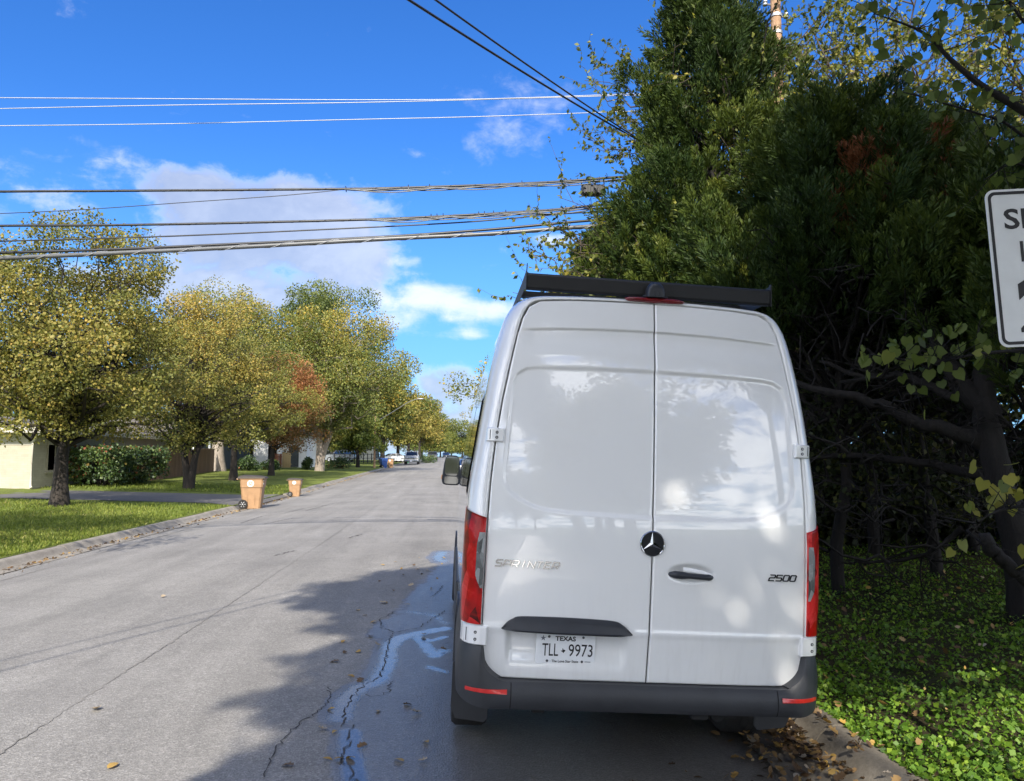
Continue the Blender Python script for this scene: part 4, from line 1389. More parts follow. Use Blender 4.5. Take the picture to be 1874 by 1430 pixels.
def make_tree(name, label, cat, base, height, crown_r, trunk_r, leaf, bark, nleaf=15000, size=0.09, K=46, crown_lo=0.28, seed=1, group=None, tint=0.45, stems=1, lean=(0, 0), spread=.15, topred=None, droop=.3, gappy=0.0, twigs=4, keep=None, clump=0.30, aspect=.42, shape='round', coff=(0, 0), bkeep=None):
    rng = np.random.default_rng(seed)
    t = thing(name, label, cat, base, 0, group)
    H = height
    lo = crown_lo * H
    cz, rz = (H + lo) / 2, (H - lo) / 2
    rx = crown_r
    cen, rad = [], []
    tries = 0
    while len(cen) < K and tries < 4000:
        tries += 1
        d = unit(rng.normal(size=3))
        f = rng.random() ** .45
        f = .25 + .62 * f
        z = d[2] * f
        wz = 1.0
        if shape == 'cone': wz = 1.05 - .55 * max(0, z)
        if shape == 'vase': wz = .75 + .35 * z
        p = np.array([d[0] * rx * f * wz + lean[0] * (z + 1) * .5, d[1] * rx * f * wz + lean[1] * (z + 1) * .5, cz + z * rz])
        p[0] += coff[0]; p[1] += coff[1]
        r = clump * (rx * .6 + rz * .4) * (.65 + .6 * rng.random())
        if bkeep is not None and not bkeep((p + np.array(base))[None, :])[0]: continue
        cen.append(p); rad.append(r)
    for _ in range(max(3, K // 7)):
        if bkeep is not None: break
        a_ = rng.random() * 2 * PI
        f_ = rng.random() ** .5 * .75
        cen.append(np.array([math.cos(a_) * rx * f_ + lean[0] + coff[0], math.sin(a_) * rx * f_ + lean[1] + coff[1], cz + rz * (1.02 + .16 * rng.random() - .75 * f_ * f_)])); rad.append(.12 * (rx + rz) * (.6 + .6 * rng.random()))
    for _ in range(max(3, K // 7)):
        if bkeep is not None: break
        a_ = rng.random() * 2 * PI
        z_ = rng.uniform(-.7, .4)
        f_ = math.sqrt(1 - z_ * z_) * (1.0 + .16 * rng.random())
        cen.append(np.array([math.cos(a_) * rx * f_ + lean[0] * .5 + coff[0], math.sin(a_) * rx * f_ + lean[1] * .5 + coff[1], cz + rz * z_ - .15])); rad.append(.11 * (rx + rz) * (.6 + .6 * rng.random()))
    cen, rad = np.array(cen), np.array(rad)
    P, A, s, tt = crown_leaves(rng, cen, rad, nleaf, size, tint, droop, vspread=spread)
    if topred is not None:
        tt = np.clip(tt + topred * ((P[:, 2] - lo) / (H - lo) - .45), 0, 1)
    if gappy:
        g = np.sin(P[:, 0] * 2.1 + seed) * np.sin(P[:, 1] * 1.9 + 1.3 * seed) * np.sin(P[:, 2] * 2.3 + .7)
        kk = g > -0.5 + gappy
        P, A, s, tt = P[kk], A[kk], s[kk], tt[kk]
    wood = Wood()
    tw = []
    fork = lo * (0.75 if stems == 1 else 0.42)
    tops = []
    for st in range(stems):
        ang = 2 * PI * st / max(1, stems) + rng.random()
        off = np.array([math.cos(ang), math.sin(ang), 0]) * (0.22 * crown_r if stems > 1 else 0.03)
        a = np.array([0, 0, -.12])
        k = 9
        zt = np.linspace(-.12, cz + rz * .45, k)
        path = np.zeros((k, 3)); path[:, 2] = zt
        u = np.clip((zt - fork * .3) / (cz - fork * .3), 0, 1.3)
        path[:, 0] = off[0] * u + lean[0] * np.clip(zt / H, 0, 1); path[:, 1] = off[1] * u + lean[1] * np.clip(zt / H, 0, 1)
        path[1:, :2] += rng.normal(0, .035 * crown_r * .5, (k - 1, 2)) * np.minimum(1, np.arange(1, k) / 4)[:, None]
        rr = trunk_r * (0.78 if stems > 1 else 1) * np.interp(np.linspace(0, 1, k), [0, .04, .12, .5, 1], [1.45, 1.12, .98, .55, .12])
        # resample for a round base
        wood.tube(resample(path, 18), np.interp(np.linspace(0, 1, 18), np.linspace(0, 1, k), rr), 9)
        tops.append((path, rr))
    for c, r in zip(cen, rad):
        path, rr = tops[rng.integers(len(tops))]
        zj = np.clip(c[2] * .55 + fork * .35, fork, path[-1, 2])
        j = np.interp(zj, path[:, 2], np.arange(len(path)))
        j0 = int(min(j, len(path) - 2)); f = j - j0
        a = path[j0] * (1 - f) + path[j0 + 1] * f
        ra = min((rr[j0] * (1 - f) + rr[j0 + 1] * f) * .5, trunk_r * .36)
        B, br = branch(a, c, rng, max(ra, .018), .010, 7, .08, .35)
        wood.tube(B, br, 5)
        for _ in range(twigs):
            d = unit(rng.normal(size=3) + [0, 0, .35])
            B, br = branch(c + rng.normal(0, r * .2, 3), c + d * r * (1.0 + .3 * rng.random()), rng, .012, .003, 4, .05, .3)
            wood.tube(B, br, 3)
    wood.build('trunk', bark, t)
    if keep is not None:
        kk = keep(P + np.array(base), rng)
        P, A, s, tt = P[kk], A[kk], s[kk], tt[kk]
    V, Q = leaf_quads(rng, P, A, s, aspect)
    quad_mesh('crown', V, Q, leaf, t, tint=tt)
    return t

def place(px, y, z=None, side='lawn'):      # a base point seen at image column px at a distance y along the road
    d = ray(px, 836)
    x = d[0] * y / d[1]
    return (x, y, float((lawn_z if side == 'lawn' else verge_z)(x, y)) if z is None else z)

# ------------------------------------------------------------------ street trees across the road
def street_trees():
    make_tree('street_tree', 'nearest and widest olive-yellow tree on the lawn, cut by the photo edge', 'tree', place(113, 26.4), 8.7, 4.25, .24, M['leafOlive'], M['bark'], 84000, .09, 120, .19, 11, 'row of autumn trees on the lawn', .40, 1, (.2, 0), gappy=.18, clump=.2, spread=.17)
    make_tree('street_tree', 'olive tree with a dark forked trunk in front of the brown fence', 'tree', place(347, 38.3), 8.6, 3.75, .24, M['leafOlive'], M['bark'], 50000, .097, 95, .19, 12, 'row of autumn trees on the lawn', .44, 2, topred=.45, gappy=.2, clump=.19, spread=.17)
    make_tree('street_tree', 'dark-trunked olive tree standing behind the larger brown cart', 'tree', place(428, 48.2), 8.4, 4.4, .22, M['leafOlive'], M['bark'], 42000, .105, 85, .2, 13, 'row of autumn trees on the lawn', .36, 1, gappy=.25, clump=.19, spread=.17)
    make_tree('russet_tree', 'russet brown tree between the dark-trunked tree and the big yellow-green tree', 'tree', place(497, 57), 8.2, 4.1, .2, M['leafRed'], M['bark'], 40000, .11, 60, .2, 14, None, .45, 1, topred=.35)
    make_tree('golden_tree', 'tall golden yellow tree with thick pale trunk behind the forked tree', 'tree', place(399, 64), 14.6, 5.2, .5, M['leafYellow'], M['barkpale'], 42000, .14, 80, .36, 15, None, .6, 1)
    make_tree('pecan_tree', 'big yellow-green tree with pale forked trunk at the lawn edge', 'tree', place(585, 71), 14.0, 6.6, .42, M['leafYellow'], M['barkpale'], 80000, .16, 130, .2, 16, None, .42, 2, (1.0, -.5), topred=.3, gappy=.1, clump=.24)
    make_tree('oak_tree', 'tall dark green spreading tree rising behind the big yellow-green tree', 'tree', place(545, 92), 20.5, 8.0, .5, M['leafOak'], M['bark'], 42000, .21, 66, .42, 17, None, .42, 2, (3.0, 0), clump=.24)
    make_tree('bright_leaf_tree', 'small bright green tree with large leaves beside the driveway with parked cars', 'tree', place(655, 88), 6.2, 3.6, .2, M['leafBud'], M['barkblack'], 7000, .27, 26, .25, 18, None, .62, 1)
    make_tree('autumn_tree', 'yellow-green tree with orange patch under the street lamp arm', 'tree', place(700, 104), 13.2, 5.4, .32, M['leafYellow'], M['bark'], 15000, .27, 44, .22, 19, None, .44, 1, spread=.2, clump=.26)
    base = make_tree('autumn_tree', 'olive tree farther along the far kerb beyond the street lamp', 'tree', place(728, 128), 13.5, 5.6, .3, M['leafOlive'], M['bark'], 13000, .3, 40, .18, 20, 'distant trees lining the far kerb', .5, 1)
    for px, y, s, lab in ((747, 155, 1.0, 'olive tree leaning over the parked silver pickup truck'), (768, 185, 1.05, 'olive tree last but one before the street dips out of sight'),
                     (640, 118, 1.05, 'olive tree behind the bright green large-leaved tree'), (610, 140, 1.15, 'tall olive tree far behind the pale forked trunk')):
        c = copy_tree(base)
        c.location = place(px, y)
        c.scale = (s, s, s)
        c.rotation_euler = (0, 0, y)
        c['label'] = lab
    far = make_tree('distant_tree', 'hazy green tree closing the end of the street, leftmost of its clump', 'tree', place(790, 235), 12.5, 7.5, .3, M['leafYellow'], M['bark'], 9000, .42, 34, .06, 21, 'trees closing the end of the street', .38, 1)
    for px, y, s, lab in ((806, 300, 1.05, 'hazy green tree closing the end of the street behind the second street lamp'), (826, 330, 1.0, 'hazy green tree in the middle of the street end'), (846, 280, 1.05, 'hazy green tree at the street end beside the van roofline'), (772, 330, 1.4, 'taller hazy green tree at the street end beyond the far cars')):
        c = copy_tree(far)
        c.location = place(px, y, float(zg(y)))
        c.scale = (s, s, s); c.rotation_euler = (0, 0, px)
        c['label'] = lab
    make_tree('street_tree', 'olive tree nearer than the photo edge whose shade lies on the front lawn', 'tree', (-12.0, 10.2, .15), 9.2, 4.4, .26, M['leafOlive'], M['bark'], 30000, .12, 70, .26, 24, 'row of autumn trees on the lawn', .44, 1, gappy=.1)
    for x, y, s, lab in ((-13, -16, 1.5, 'olive tree on the lawn behind the camera'), (-12, -34, 1.6, 'olive tree far behind the camera on the lawn side'), (6.5, -24, 1.5, 'olive tree behind the camera on the near verge'), (7, -44, 1.6, 'olive tree farthest behind the camera'), (5.4, -15, 1.25, 'olive tree on the near verge close behind the camera'), (7.5, -33, 1.7, 'olive tree behind the camera between the two on the near verge'), (-11, -24, 1.3, 'olive tree on the far lawn well behind the camera'), (-10.5, -50, 1.7, 'olive tree at the far end of the lawn row behind the camera'), (1.5, -85, 1.9, 'olive tree closing the street behind the camera'), (-6, -90, 2.0, 'taller olive tree closing the street behind the camera')):
        c = copy_tree(base)  # unseen trees added for reflections in the van paint and mirror
        c.location = (x, y, .1)
        c.scale = (s * .62, s * .62, s * .62)
        c['label'] = lab; c['group'] = 'unseen street trees added behind the camera for reflections'
    # this side of the street, beyond the van
    r = make_tree('roadside_tree', 'yellow-orange tree leaning over the road, nearest beyond the van', 'tree', (6.0, 52, .2), 10.6, 4.8, .26, M['leafYellow'], M['bark'], 15000, .16, 44, .2, 22, 'trees beyond the van on its side of the street', .56, 1, (-.6, 0))
    for x, y, s, lab in ((6.6, 70, .98, 'yellow-green tree beyond the van, second along the near kerb'), (7.2, 96, 1.0, 'yellow-green tree beyond the van, third along the near kerb'), (7.6, 130, 1.1, 'yellow-green tree beyond the van, farthest along the near kerb')):
        c = copy_tree(r)
        c.location = (x, y, float(verge_z(x, y)))
        c.scale = (s, s, s); c.rotation_euler = (0, 0, y * 2)
        c['label'] = lab
    # yards behind the first row, so the street is closed off with trees
    b = make_tree('garden_tree', 'mid green tree above the cream brick house roof', 'tree', (-33, 60, .8), 8.5, 5.5, .35, M['leafOak'], M['bark'], 12000, .26, 36, .12, 23, 'garden trees behind the houses', .4, 1)
    for x, y, s, lab in ((-27, 78, .8, 'mid green tree behind the brown fence'), (-40, 85, 1.1, 'mid green tree far behind the cream house'), (-25, 100, 1.0, 'mid green tree behind the white rendered house'), (-31, 125, 1.3, 'mid green tree behind the driveway with parked cars'),
                         (-21, 122, 1.0, 'mid green tree beside the driveway with parked cars'), (-17, 150, 1.0, 'mid green tree beyond the white sedan')):
        c = copy_tree(b)
        c.location = (x, y, .4 + float(zg(y)))
        c.scale = (s, s, s); c.rotation_euler = (0, 0, x)
        c['label'] = lab
street_trees()

# ------------------------------------------------------------------ big shade trees that stand behind us on this side
EDGE_Y = [1, 3, 4.6, 6.3, 7.2, 8.4, 9.8, 11, 12.9, 14]
EDGE_X = [-.95, -.95, -1.0, -1.25, -1.0, -.95, -1.75, -1.6, -.2, 1.0]
def shadow_xy(P):
    return P[:, 0] + P[:, 2] * SHADOW[0], P[:, 1] + P[:, 2] * SHADOW[1]
def shade_keep(P, rng):  # leaves dropped so the crowns cast the wanted lit and shaded patches
    sx, sy = shadow_xy(P)
    e = np.interp(sy, EDGE_Y, EDGE_X) + .18 * np.sin(sy * 5.1) + .1 * np.sin(sy * 11.3)
    k = sx > e + rng.exponential(.6, len(P)) - .25
    k &= ~((sx < 2.3) & (sy > 12.9 + .3 * np.sin(sx * 4)))
    q = ((sx - 3.25) / 1.3) ** 2 + ((sy - 4.45) / 1.1) ** 2
    k &= q > 1 + .55 * np.sin(sx * 7) * np.sin(sy * 6.3) + rng.normal(0, .12, len(P))
    q = ((sx - 2.45) / .30) ** 2 + ((sy - 5.1) / .32) ** 2
    k &= q > 1
    # thinner foliage where soft dapples reach the right back door
    thin = np.zeros(len(P))
    for cx, cy, rx, ry, a in ((1.75, 5.5, .48, .5, 1.02), (1.5, 6.45, .42, .36, 1.0), (1.95, 6.2, .3, .3, 1.0), (1.2, 5.4, .3, .3, .99), (1.95, 4.9, .3, .3, 1.02), (1.7, 7.3, .35, .3, .985), (.6, 7.3, .3, .3, .97), (4.6, 6.2, .3, .3, 1.0), (4.0, 6.0, .25, .25, 1.0)):
        thin = np.maximum(thin, a * np.exp(-((sx - cx) / rx) ** 2 - ((sy - cy) / ry) ** 2))
    thin *= .97 + .05 * np.sin(sx * 17 + 2 * np.sin(sy * 9)) * np.sin(sy * 15 + 1.7 * np.sin(sx * 11))
    k &= rng.random(len(P)) > thin
    return k
def hole_free(P):
    sx, sy = shadow_xy(P)
    return (((sx - 3.1) / 1.5) ** 2 + ((sy - 4.6) / 1.3) ** 2) > 1.25
def edge_ok(P):
    sx, sy = shadow_xy(P)
    return sx > np.interp(sy, EDGE_Y, EDGE_X) - .1
def shade_trees():
    a = make_tree('shade_tree', 'tall leafy tree behind the camera arching over the street and shading the van', 'tree', (4.2, -17.0, .1), 12.5, 4.8, .3, M['leafShade'], M['bark'], 130000, .13, 150, .5, 31, 'shade trees behind the camera', .5, 1, (-5.6, 9.0), keep=shade_keep, clump=.24, twigs=0, coff=(-2.3, 5.0), bkeep=lambda P: hole_free(P) & edge_ok(P) & (shadow_xy(P)[0] < 1.9))
    b = make_tree('shade_tree', 'broad leafy tree behind the camera shading the verge and the junipers', 'tree', (9.0, -2.0, .3), 15.0, 6.2, .3, M['leafShade'], M['bark'], 130000, .18, 150, .34, 32, 'shade trees behind the camera', .5, 1, (-1.2, 0), keep=shade_keep, clump=.25, twigs=0, bkeep=hole_free)
    make_tree('shade_tree', 'smaller leafy tree added out of view to shade the weeds by the van', 'tree', (7.0, -3.6, .2), 9.6, 3.6, .2, M['leafShade'], M['bark'], 60000, .13, 90, .5, 33, 'shade trees behind the camera', .5, 1, (-1.5, 1.5), keep=shade_keep, clump=.26, twigs=0, coff=(-2.3, 1.6), bkeep=lambda P: (shadow_xy(P)[0] > 1.6) & (shadow_xy(P)[1] > 6.4))  # unseen tree added so its crown shades the verge
    # a low hanging spray whose shadow lies on the open road
    rng = np.random.default_rng(4)
    z = 6.0
    tgt = np.array([-1.22, 4.28])
    c = np.array([tgt[0] - SHADOW[0] * z, tgt[1] - SHADOW[1] * z, z])
    P, A, s, tt = crown_leaves(rng, np.array([c, c + [.12, .18, 0], c + [-.1, -.15, 0]]), np.array([.2, .16, .16]), 900, .12, .5)
    V, Q = leaf_quads(rng, P - np.array(a.location), A, s)
    quad_mesh('hanging_spray', V, Q, M['leafShade'], a, tint=tt)
    w = Wood()
    B, br = branch(np.array([-.2, -10.0, 10.0]), c, rng, .05, .01, 9, .06, .2)
    w.tube(B - np.array(a.location), br, 5)
    w.build('bough', M['bark'], a)
shade_trees()

# ------------------------------------------------------------------ junipers on the right
def blades_template(rng, n=58):
    u = rng.random(n) ** .8
    th = rng.random(n) * 2 * PI
    rad = np.stack([np.cos(th), np.sin(th), np.zeros(n)], 1)
    base = rad * (.03 + .10 * (1 - u))[:, None] + np.stack([0 * u, 0 * u, u * .8], 1)
    A = unit(rad * .62 + np.array([0, 0, 1.0]) + rng.normal(0, .15, (n, 3)))
    L = .30 * (1 - .45 * u) * (.6 + .6 * rng.random(n))
    Sd = unit(np.cross(A, rng.normal(size=(n, 3))))
    w = (.016 + .012 * rng.random(n))[:, None]
    mid = base + A * (L * .5)[:, None]
    return np.stack([base, mid + Sd * w, base + A * L[:, None], mid - Sd * w], 1), u

def make_juniper(label, base, height, radius, seed, lo=3.0, nlobes=70, dead=0, stem_r=.065, lean=(0, 0), per=38):
    rng = np.random.default_rng(seed)
    t = thing('juniper_tree', label, 'tree', base, 0, 'dark junipers beside the van')
    temps = [blades_template(rng) for _ in range(6)]
    H = height
    wood = Wood()
    path = np.stack([lean[0] * np.linspace(0, 1, 8) + rng.normal(0, .06, 8), lean[1] * np.linspace(0, 1, 8) + rng.normal(0, .06, 8), np.linspace(-.1, H * .93, 8)], 1)
    wood.tube(resample(path, 16), np.linspace(stem_r * 1.3, .02, 16), 7)
    VV, TT = [], []
    lobes = []
    for i in range(nlobes):
        h = (i + rng.random()) / nlobes
        z = lo + (H - lo) * h ** .95
        rr = radius * (1.05 - h) ** .75 * min(1, .55 + h * 4) * (.35 + .65 * rng.random() ** .5)
        th = rng.random() * 2 * PI
        k = np.interp(z / H, [0, 1], [0, 1])
        c = np.array([lean[0] * k + rr * math.cos(th), lean[1] * k + rr * math.sin(th), z - .25])
        ax = unit(np.array([math.cos(th) * .62, math.sin(th) * .62, 1.0]) * [1, 1, .75 + .5 * h] + rng.normal(0, .16, 3))
        L = (.85 + .55 * rng.random()) * (1.1 - .45 * h)
        lobes.append((c, ax, L, L * .34 * (.8 + .4 * rng.random()), i < 0))
        a = np.array([lean[0] * k * .8, lean[1] * k * .8, max(.6, z - .5 - rr * .5)])
        B, br = branch(a, c + ax * L * .5, rng, .035, .006, 5, .04, .3)
        wood.tube(B, br, 4)
    # lobes at the very tip
    top = np.array([lean[0], lean[1], H - .75])
    lobes.append((top, unit(np.array([.05, .02, 1])), 1.0, .26, False))
    lobes.append((top - [0.1, 0, .5], unit(np.array([-.3, .02, 1])), .8, .24, False))
    deadset = set(rng.choice(len(lobes), dead, replace=False).tolist()) if dead else set()
    for li, (c, ax, L, Rr, _) in enumerate(lobes):
        e1 = unit(np.cross(ax, [0.3, 1, .1])); e2 = np.cross(ax, e1)
        nt = per
        tpos = rng.random(nt) ** .8
        th = rng.random(nt) * 2 * PI
        prof = Rr * np.sin(PI * np.clip(.12 + .88 * tpos, 0, 1)) ** .7
        rd = np.cos(th)[:, None] * e1 + np.sin(th)[:, None] * e2
        P = c + ax * (L * tpos)[:, None] + rd * (prof * (.45 + .55 * rng.random(nt)))[:, None]
        D = unit(ax * .9 + rd * .55 + np.array([0, 0, .35]) + rng.normal(0, .15, (nt, 3)))
        bt = rng.normal(.40, .12)
        for p, d, tp in zip(P, D, tpos):
            B, u = temps[rng.integers(6)]
            f1 = unit(np.cross(d, [.2, .9, .3])); f2 = np.cross(d, f1)
            sc = .30 + .14 * rng.random()
            a = rng.random() * 6.28
            g1 = f1 * math.cos(a) + f2 * math.sin(a); g2 = -f1 * math.sin(a) + f2 * math.cos(a)
            VV.append((p + sc * (B @ np.stack([g1, g2, d]))).reshape(-1, 3))
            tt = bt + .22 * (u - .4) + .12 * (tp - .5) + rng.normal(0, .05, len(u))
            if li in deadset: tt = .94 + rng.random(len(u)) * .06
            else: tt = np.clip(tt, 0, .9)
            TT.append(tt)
    V = np.vstack(VV)
    Q = np.arange(len(V)).reshape(-1, 4)
    wood.build('trunk', M['barkblack'], t)
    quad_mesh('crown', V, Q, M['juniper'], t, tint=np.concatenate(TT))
    return t

def junipers():
    make_juniper('tallest pointed dark juniper reaching above the van roof', (4.0, 11.2, .1), 8.5, 1.6, 41, 2.2, 125, 2)
    make_juniper('bushy juniper directly right of the van with brighter tips', (4.7, 9.0, .1), 5.7, 1.5, 42, 2.7, 84, 1, lean=(.1, 0))
    make_juniper('juniper with rusty dead sprays between the van and the speed sign', (6.3, 9.7, .2), 5.75, 1.7, 43, 2.7, 84, 9, lean=(-.2, 0))
    make_juniper('juniper right behind the speed sign at the photo edge', (6.2, 7.5, .2), 4.55, 1.4, 44, 2.3, 76, 3, lean=(.2, .1))
    make_juniper('juniper half hidden behind the rusty one', (8.0, 11.2, .3), 6.1, 1.8, 45, 2.0, 70, 2)
    make_juniper('low juniper spreading over the van roof rack', (3.1, 13.2, .1), 5.3, 1.6, 46, 1.8, 66, 1)
junipers()

# ------------------------------------------------------------------ loose deciduous trees behind the junipers
def make_elm(label, base, height, radius, seed, nb=26, leaves=60, lo=.3, bias=(0, 0), size=.085, tint=.5, group='slender yellowing trees behind the junipers'):
    rng = np.random.default_rng(seed)
    t = thing('slender_tree', label, 'tree', base, 0, group)
    w = Wood()
    P_, A_, T_ = [], [], []
    stems = 3
    for sidx in range(stems):
        a = 2 * PI * sidx / stems + rng.random()
        tip = np.array([math.cos(a) * radius * .35 + bias[0] * .4, math.sin(a) * radius * .35 + bias[1] * .4, height * (.86 + .14 * rng.random())])
        stem, sr = branch((0, 0, -.1), tip, rng, .075, .012, 10, 0, .25)
        w.tube(stem, sr, 6)
        for b in range(nb):
            f = lo + (1 - lo) * rng.random()
            j = f * 9; j0 = int(min(j, 8)); q = j - j0
            p0 = stem[j0] * (1 - q) + stem[j0 + 1] * q
            th = rng.random() * 2 * PI
            d = unit(np.array([math.cos(th) + bias[0] * .25, math.sin(th) + bias[1] * .25, .55 + .5 * rng.random()]))
            L = radius * (.55 + .6 * rng.random()) * (1.15 - .5 * f)
            B, br = branch(p0, p0 + d * L, rng, .018, .004, 8, .10 * (rng.random() - .2), .35)
            w.tube(B, br, 4)
            for s_ in range(6):
                j = 2.5 + rng.random() * 4.5; j0 = int(min(j, 6)); q = j - j0
                p1 = B[j0] * (1 - q) + B[j0 + 1] * q
                d2 = unit(d * .6 + rng.normal(0, .6, 3) + [0, 0, -.05])
                L2 = L * (.22 + .25 * rng.random())
                b2, r2 = branch(p1, p1 + d2 * L2, rng, .006, .002, 6, -.06, .2)
                w.tube(b2, r2, 3)
                n = max(4, int(leaves / 6 * (.6 + .8 * rng.random())))
                jj = rng.random(n) * 5; k0 = np.minimum(jj.astype(int), 4); q = (jj - k0)[:, None]
                pp = b2[k0] * (1 - q) + b2[k0 + 1] * q
                P_.append(pp); A_.append(unit(d2 * .5 + rng.normal(0, .45, (n, 3)) + [0, 0, -.55]))
                T_.append(np.clip(tint + rng.normal(0, .12) + rng.normal(0, .2, n), 0, 1))
    P, A, T = np.vstack(P_), np.vstack(A_), np.concatenate(T_)
    V, Q = leaf_quads(rng, P, A, size * (.65 + .6 * rng.random(len(P))), .31, .1)
    w.build('trunk', M['barkred'], t)
    quad_mesh('crown', V, Q, M['leafElm'], t, tint=T)
    return t
def elms():
    make_elm('thin-leaved yellowing tree fringing the left of the juniper against the sky', (4.5, 12.2, .15), 9.1, 3.1, 51, 36, 120, .26, (-1.1, -.3), tint=.42)
    make_elm('thin-leaved yellowing tree wrapped around the timber utility pole', (6.9, 15.4, .2), 11.6, 3.0, 52, 40, 170, .35)
    make_elm('thin-leaved bright yellow tree right of the utility pole', (9.6, 14.6, .3), 11.8, 3.2, 53, 42, 170, .3, tint=.6)
    make_elm('thin-leaved yellowing tree above the speed sign', (10.2, 11.4, .3), 9.6, 2.8, 54, 38, 160, .3)
    make_elm('thin-leaved dark twigged tree low behind the van roof rack', (3.3, 11.6, .1), 5.6, 1.9, 55, 26, 90, .35, (-1.0, -.1), tint=.48)
elms()

# ------------------------------------------------------------------ near redbud with heart leaves, and the old tree with long limbs
HEART = np.array([(0, 0, 0), (.30, -.16, .03), (.52, .10, .06), (.46, .48, .05), (0, 1.0, -.06), (-.46, .48, .05), (-.52, .10, .06), (-.30, -.16, .03)])
def heart_leaves(P, A, size, rng, m, parent, tint, name='foliage'):
    V, F = [], []
    for p, a, s in zip(P, A, size):
        a = unit(a)
        s1 = unit(np.cross(a, unit(rng.normal(0, .5, 3) + [0.1, .9, .5])))
        nn = np.cross(s1, a)
        o = len(V)
        for h in HEART:
            V.append(p + s * (h[0] * s1 + h[1] * a + h[2] * nn))
        F += [(o, o + 1, o + 2, o + 3), (o, o + 3, o + 4, o + 5), (o, o + 5, o + 6, o + 7)]
    V, F = np.array(V), np.array(F)
    return quad_mesh(name, V, F, m, parent, tint=np.repeat(tint, 3), smooth=False)

def redbud():
    rng = np.random.default_rng(61)
    base = np.array([5.0, 4.9, .12])
    t = thing('redbud_tree', 'near tree with large heart-shaped leaves reaching in from the photo edge', 'tree', base)
    w = Wood()
    limbs = [
        [(5.0, 4.9, 0), (4.8, 4.9, 2.2), *[tuple(at(u, v, 4.9)) for u, v in ((1990, 300), (1874, 205), (1800, 160), (1740, 110), (1690, 60), (1600, 25))]],
        [(4.8, 4.9, 2.2), *[tuple(at(u, v, 5.2)) for u, v in ((2050, 120), (1900, 60), (1850, 10), (1790, -60))]],
        [(4.9, 4.9, 1.2), *[tuple(at(u, v, 5.0)) for u, v in ((2100, 640), (1900, 640), (1780, 650), (1700, 665), (1600, 650))]],
        [(4.95, 4.9, .7), *[tuple(at(u, v, 4.6)) for u, v in ((2050, 940), (1900, 925), (1830, 935), (1790, 955))]],
        [(4.8, 4.9, 2.0), *[tuple(at(u, v, 5.6)) for u, v in ((2000, 480), (1900, 330), (1855, 300), (1800, 330))]],
        [(4.8, 4.9, 2.0), *[tuple(at(u, v, 5.5)) for u, v in ((2000, 380), (1860, 240), (1780, 205), (1640, 165))]],
    ]
    P, A, S_, T = [], [], [], []
    dens = [26, 22, 24, 16, 12, 18]
    for li, l in enumerate(limbs):
        pts = resample(np.array(l, float), 26)
        w.tube(pts - base, np.linspace(.05 if li == 0 else .022, .004, 26), 5)
        for k in range(dens[li] * 2):
            j = rng.integers(9, 26)
            p = pts[j]
            tw = unit(rng.normal(0, 1, 3) + [0, 0, .15]) * (.12 + .3 * rng.random())
            B, br = branch(p, p + tw, rng, .004, .002, 4, 0, .1)
            w.tube(B - base, br, 3)
            for _ in range(rng.integers(1, 3)):
                q = B[rng.integers(2, 4)]
                P.append(q - base); A.append(rng.normal(0, .55, 3) + [0, 0, -.9]); S_.append(.052 + .04 * rng.random())
                T.append(np.clip(rng.normal(.45 if li != 3 else .85, .15), 0, 1))
    # the drooping row of leaves on the middle branch
    for u, v in ((1585, 668), (1605, 662), (1625, 668), (1640, 660), (1655, 672), (1480 + 160, 650), (1700, 690), (1720, 680), (1752, 690), (1765, 640), (1790, 655), (1660, 630)):
        P.append(at(u, v - 12, 5.0) - base); A.append(np.array([rng.normal(0, .3), rng.normal(0, .3), -1])); S_.append(.085); T.append(.6)
    w.build('trunk', M['barkblack'], t)
    heart_leaves(np.array(P), np.array(A), np.array(S_), rng, M['leafBud'], t, np.array(T))

    base = np.array([5.35, 7.3, .15])
    t = thing('old_tree', 'black leaning trunk with long bare limbs in the shade right of the van', 'tree', base)
    w = Wood()
    rng = np.random.default_rng(62)
    def limb(px, y, r0, r1, n=8):
        P = []
        for i, (u, v) in enumerate(px):
            yy = y[0] + (y[1] - y[0]) * i / (len(px) - 1)
            P.append(at(u, v, yy))
        P = resample(np.array(P), 24) + rng.normal(0, .012, (24, 3))
        w.tube(P - base, np.linspace(r0, r1, 24), n)
        for _ in range(5):
            j = rng.integers(6, 22)
            d = unit(rng.normal(0, 1, 3) + [-.4, 0, .2]) * (.3 + .6 * rng.random())
            B, br = branch(P[j], P[j] + d, rng, .016, .003, 6, .05, .4)
            w.tube(B - base, br, 4)
            for _ in range(3):
                d2 = unit(rng.normal(0, 1, 3)) * .35
                B2, b2 = branch(B[3], B[3] + d2, rng, .006, .002, 4, .05, .3)
                w.tube(B2 - base, b2, 3)
    limb([(1880, 1150), (1862, 1000), (1835, 900), (1812, 800), (1800, 720), (1812, 640), (1850, 560)], (7.2, 7.6), .165, .08)
    limb([(1815, 760), (1760, 700), (1720, 640), (1690, 560), (1660, 480)], (7.4, 8.2), .12, .05)
    limb([(1815, 815), (1740, 790), (1680, 775), (1620, 745), (1560, 725), (1500, 715), (1450, 700)], (7.4, 8.2), .085, .03)
    limb([(1800, 740), (1740, 725), (1660, 690), (1580, 690), (1500, 660)], (7.4, 8.6), .06, .02)
    limb([(1825, 880), (1760, 860), (1690, 850), (1600, 838), (1540, 835), (1480, 840)], (7.5, 9.2), .06, .025)
    limb([(1800, 985), (1840, 1030), (1900, 1085), (1960, 1150)], (6.0, 5.8), .06, .04)
    limb([(1760, 965), (1720, 1000), (1670, 1022), (1600, 1030), (1540, 1030)], (8.2, 9.0), .035, .012)
    limb([(1470, 800), (1560, 560), (1600, 400)], (9.2, 9.4), .06, .03)
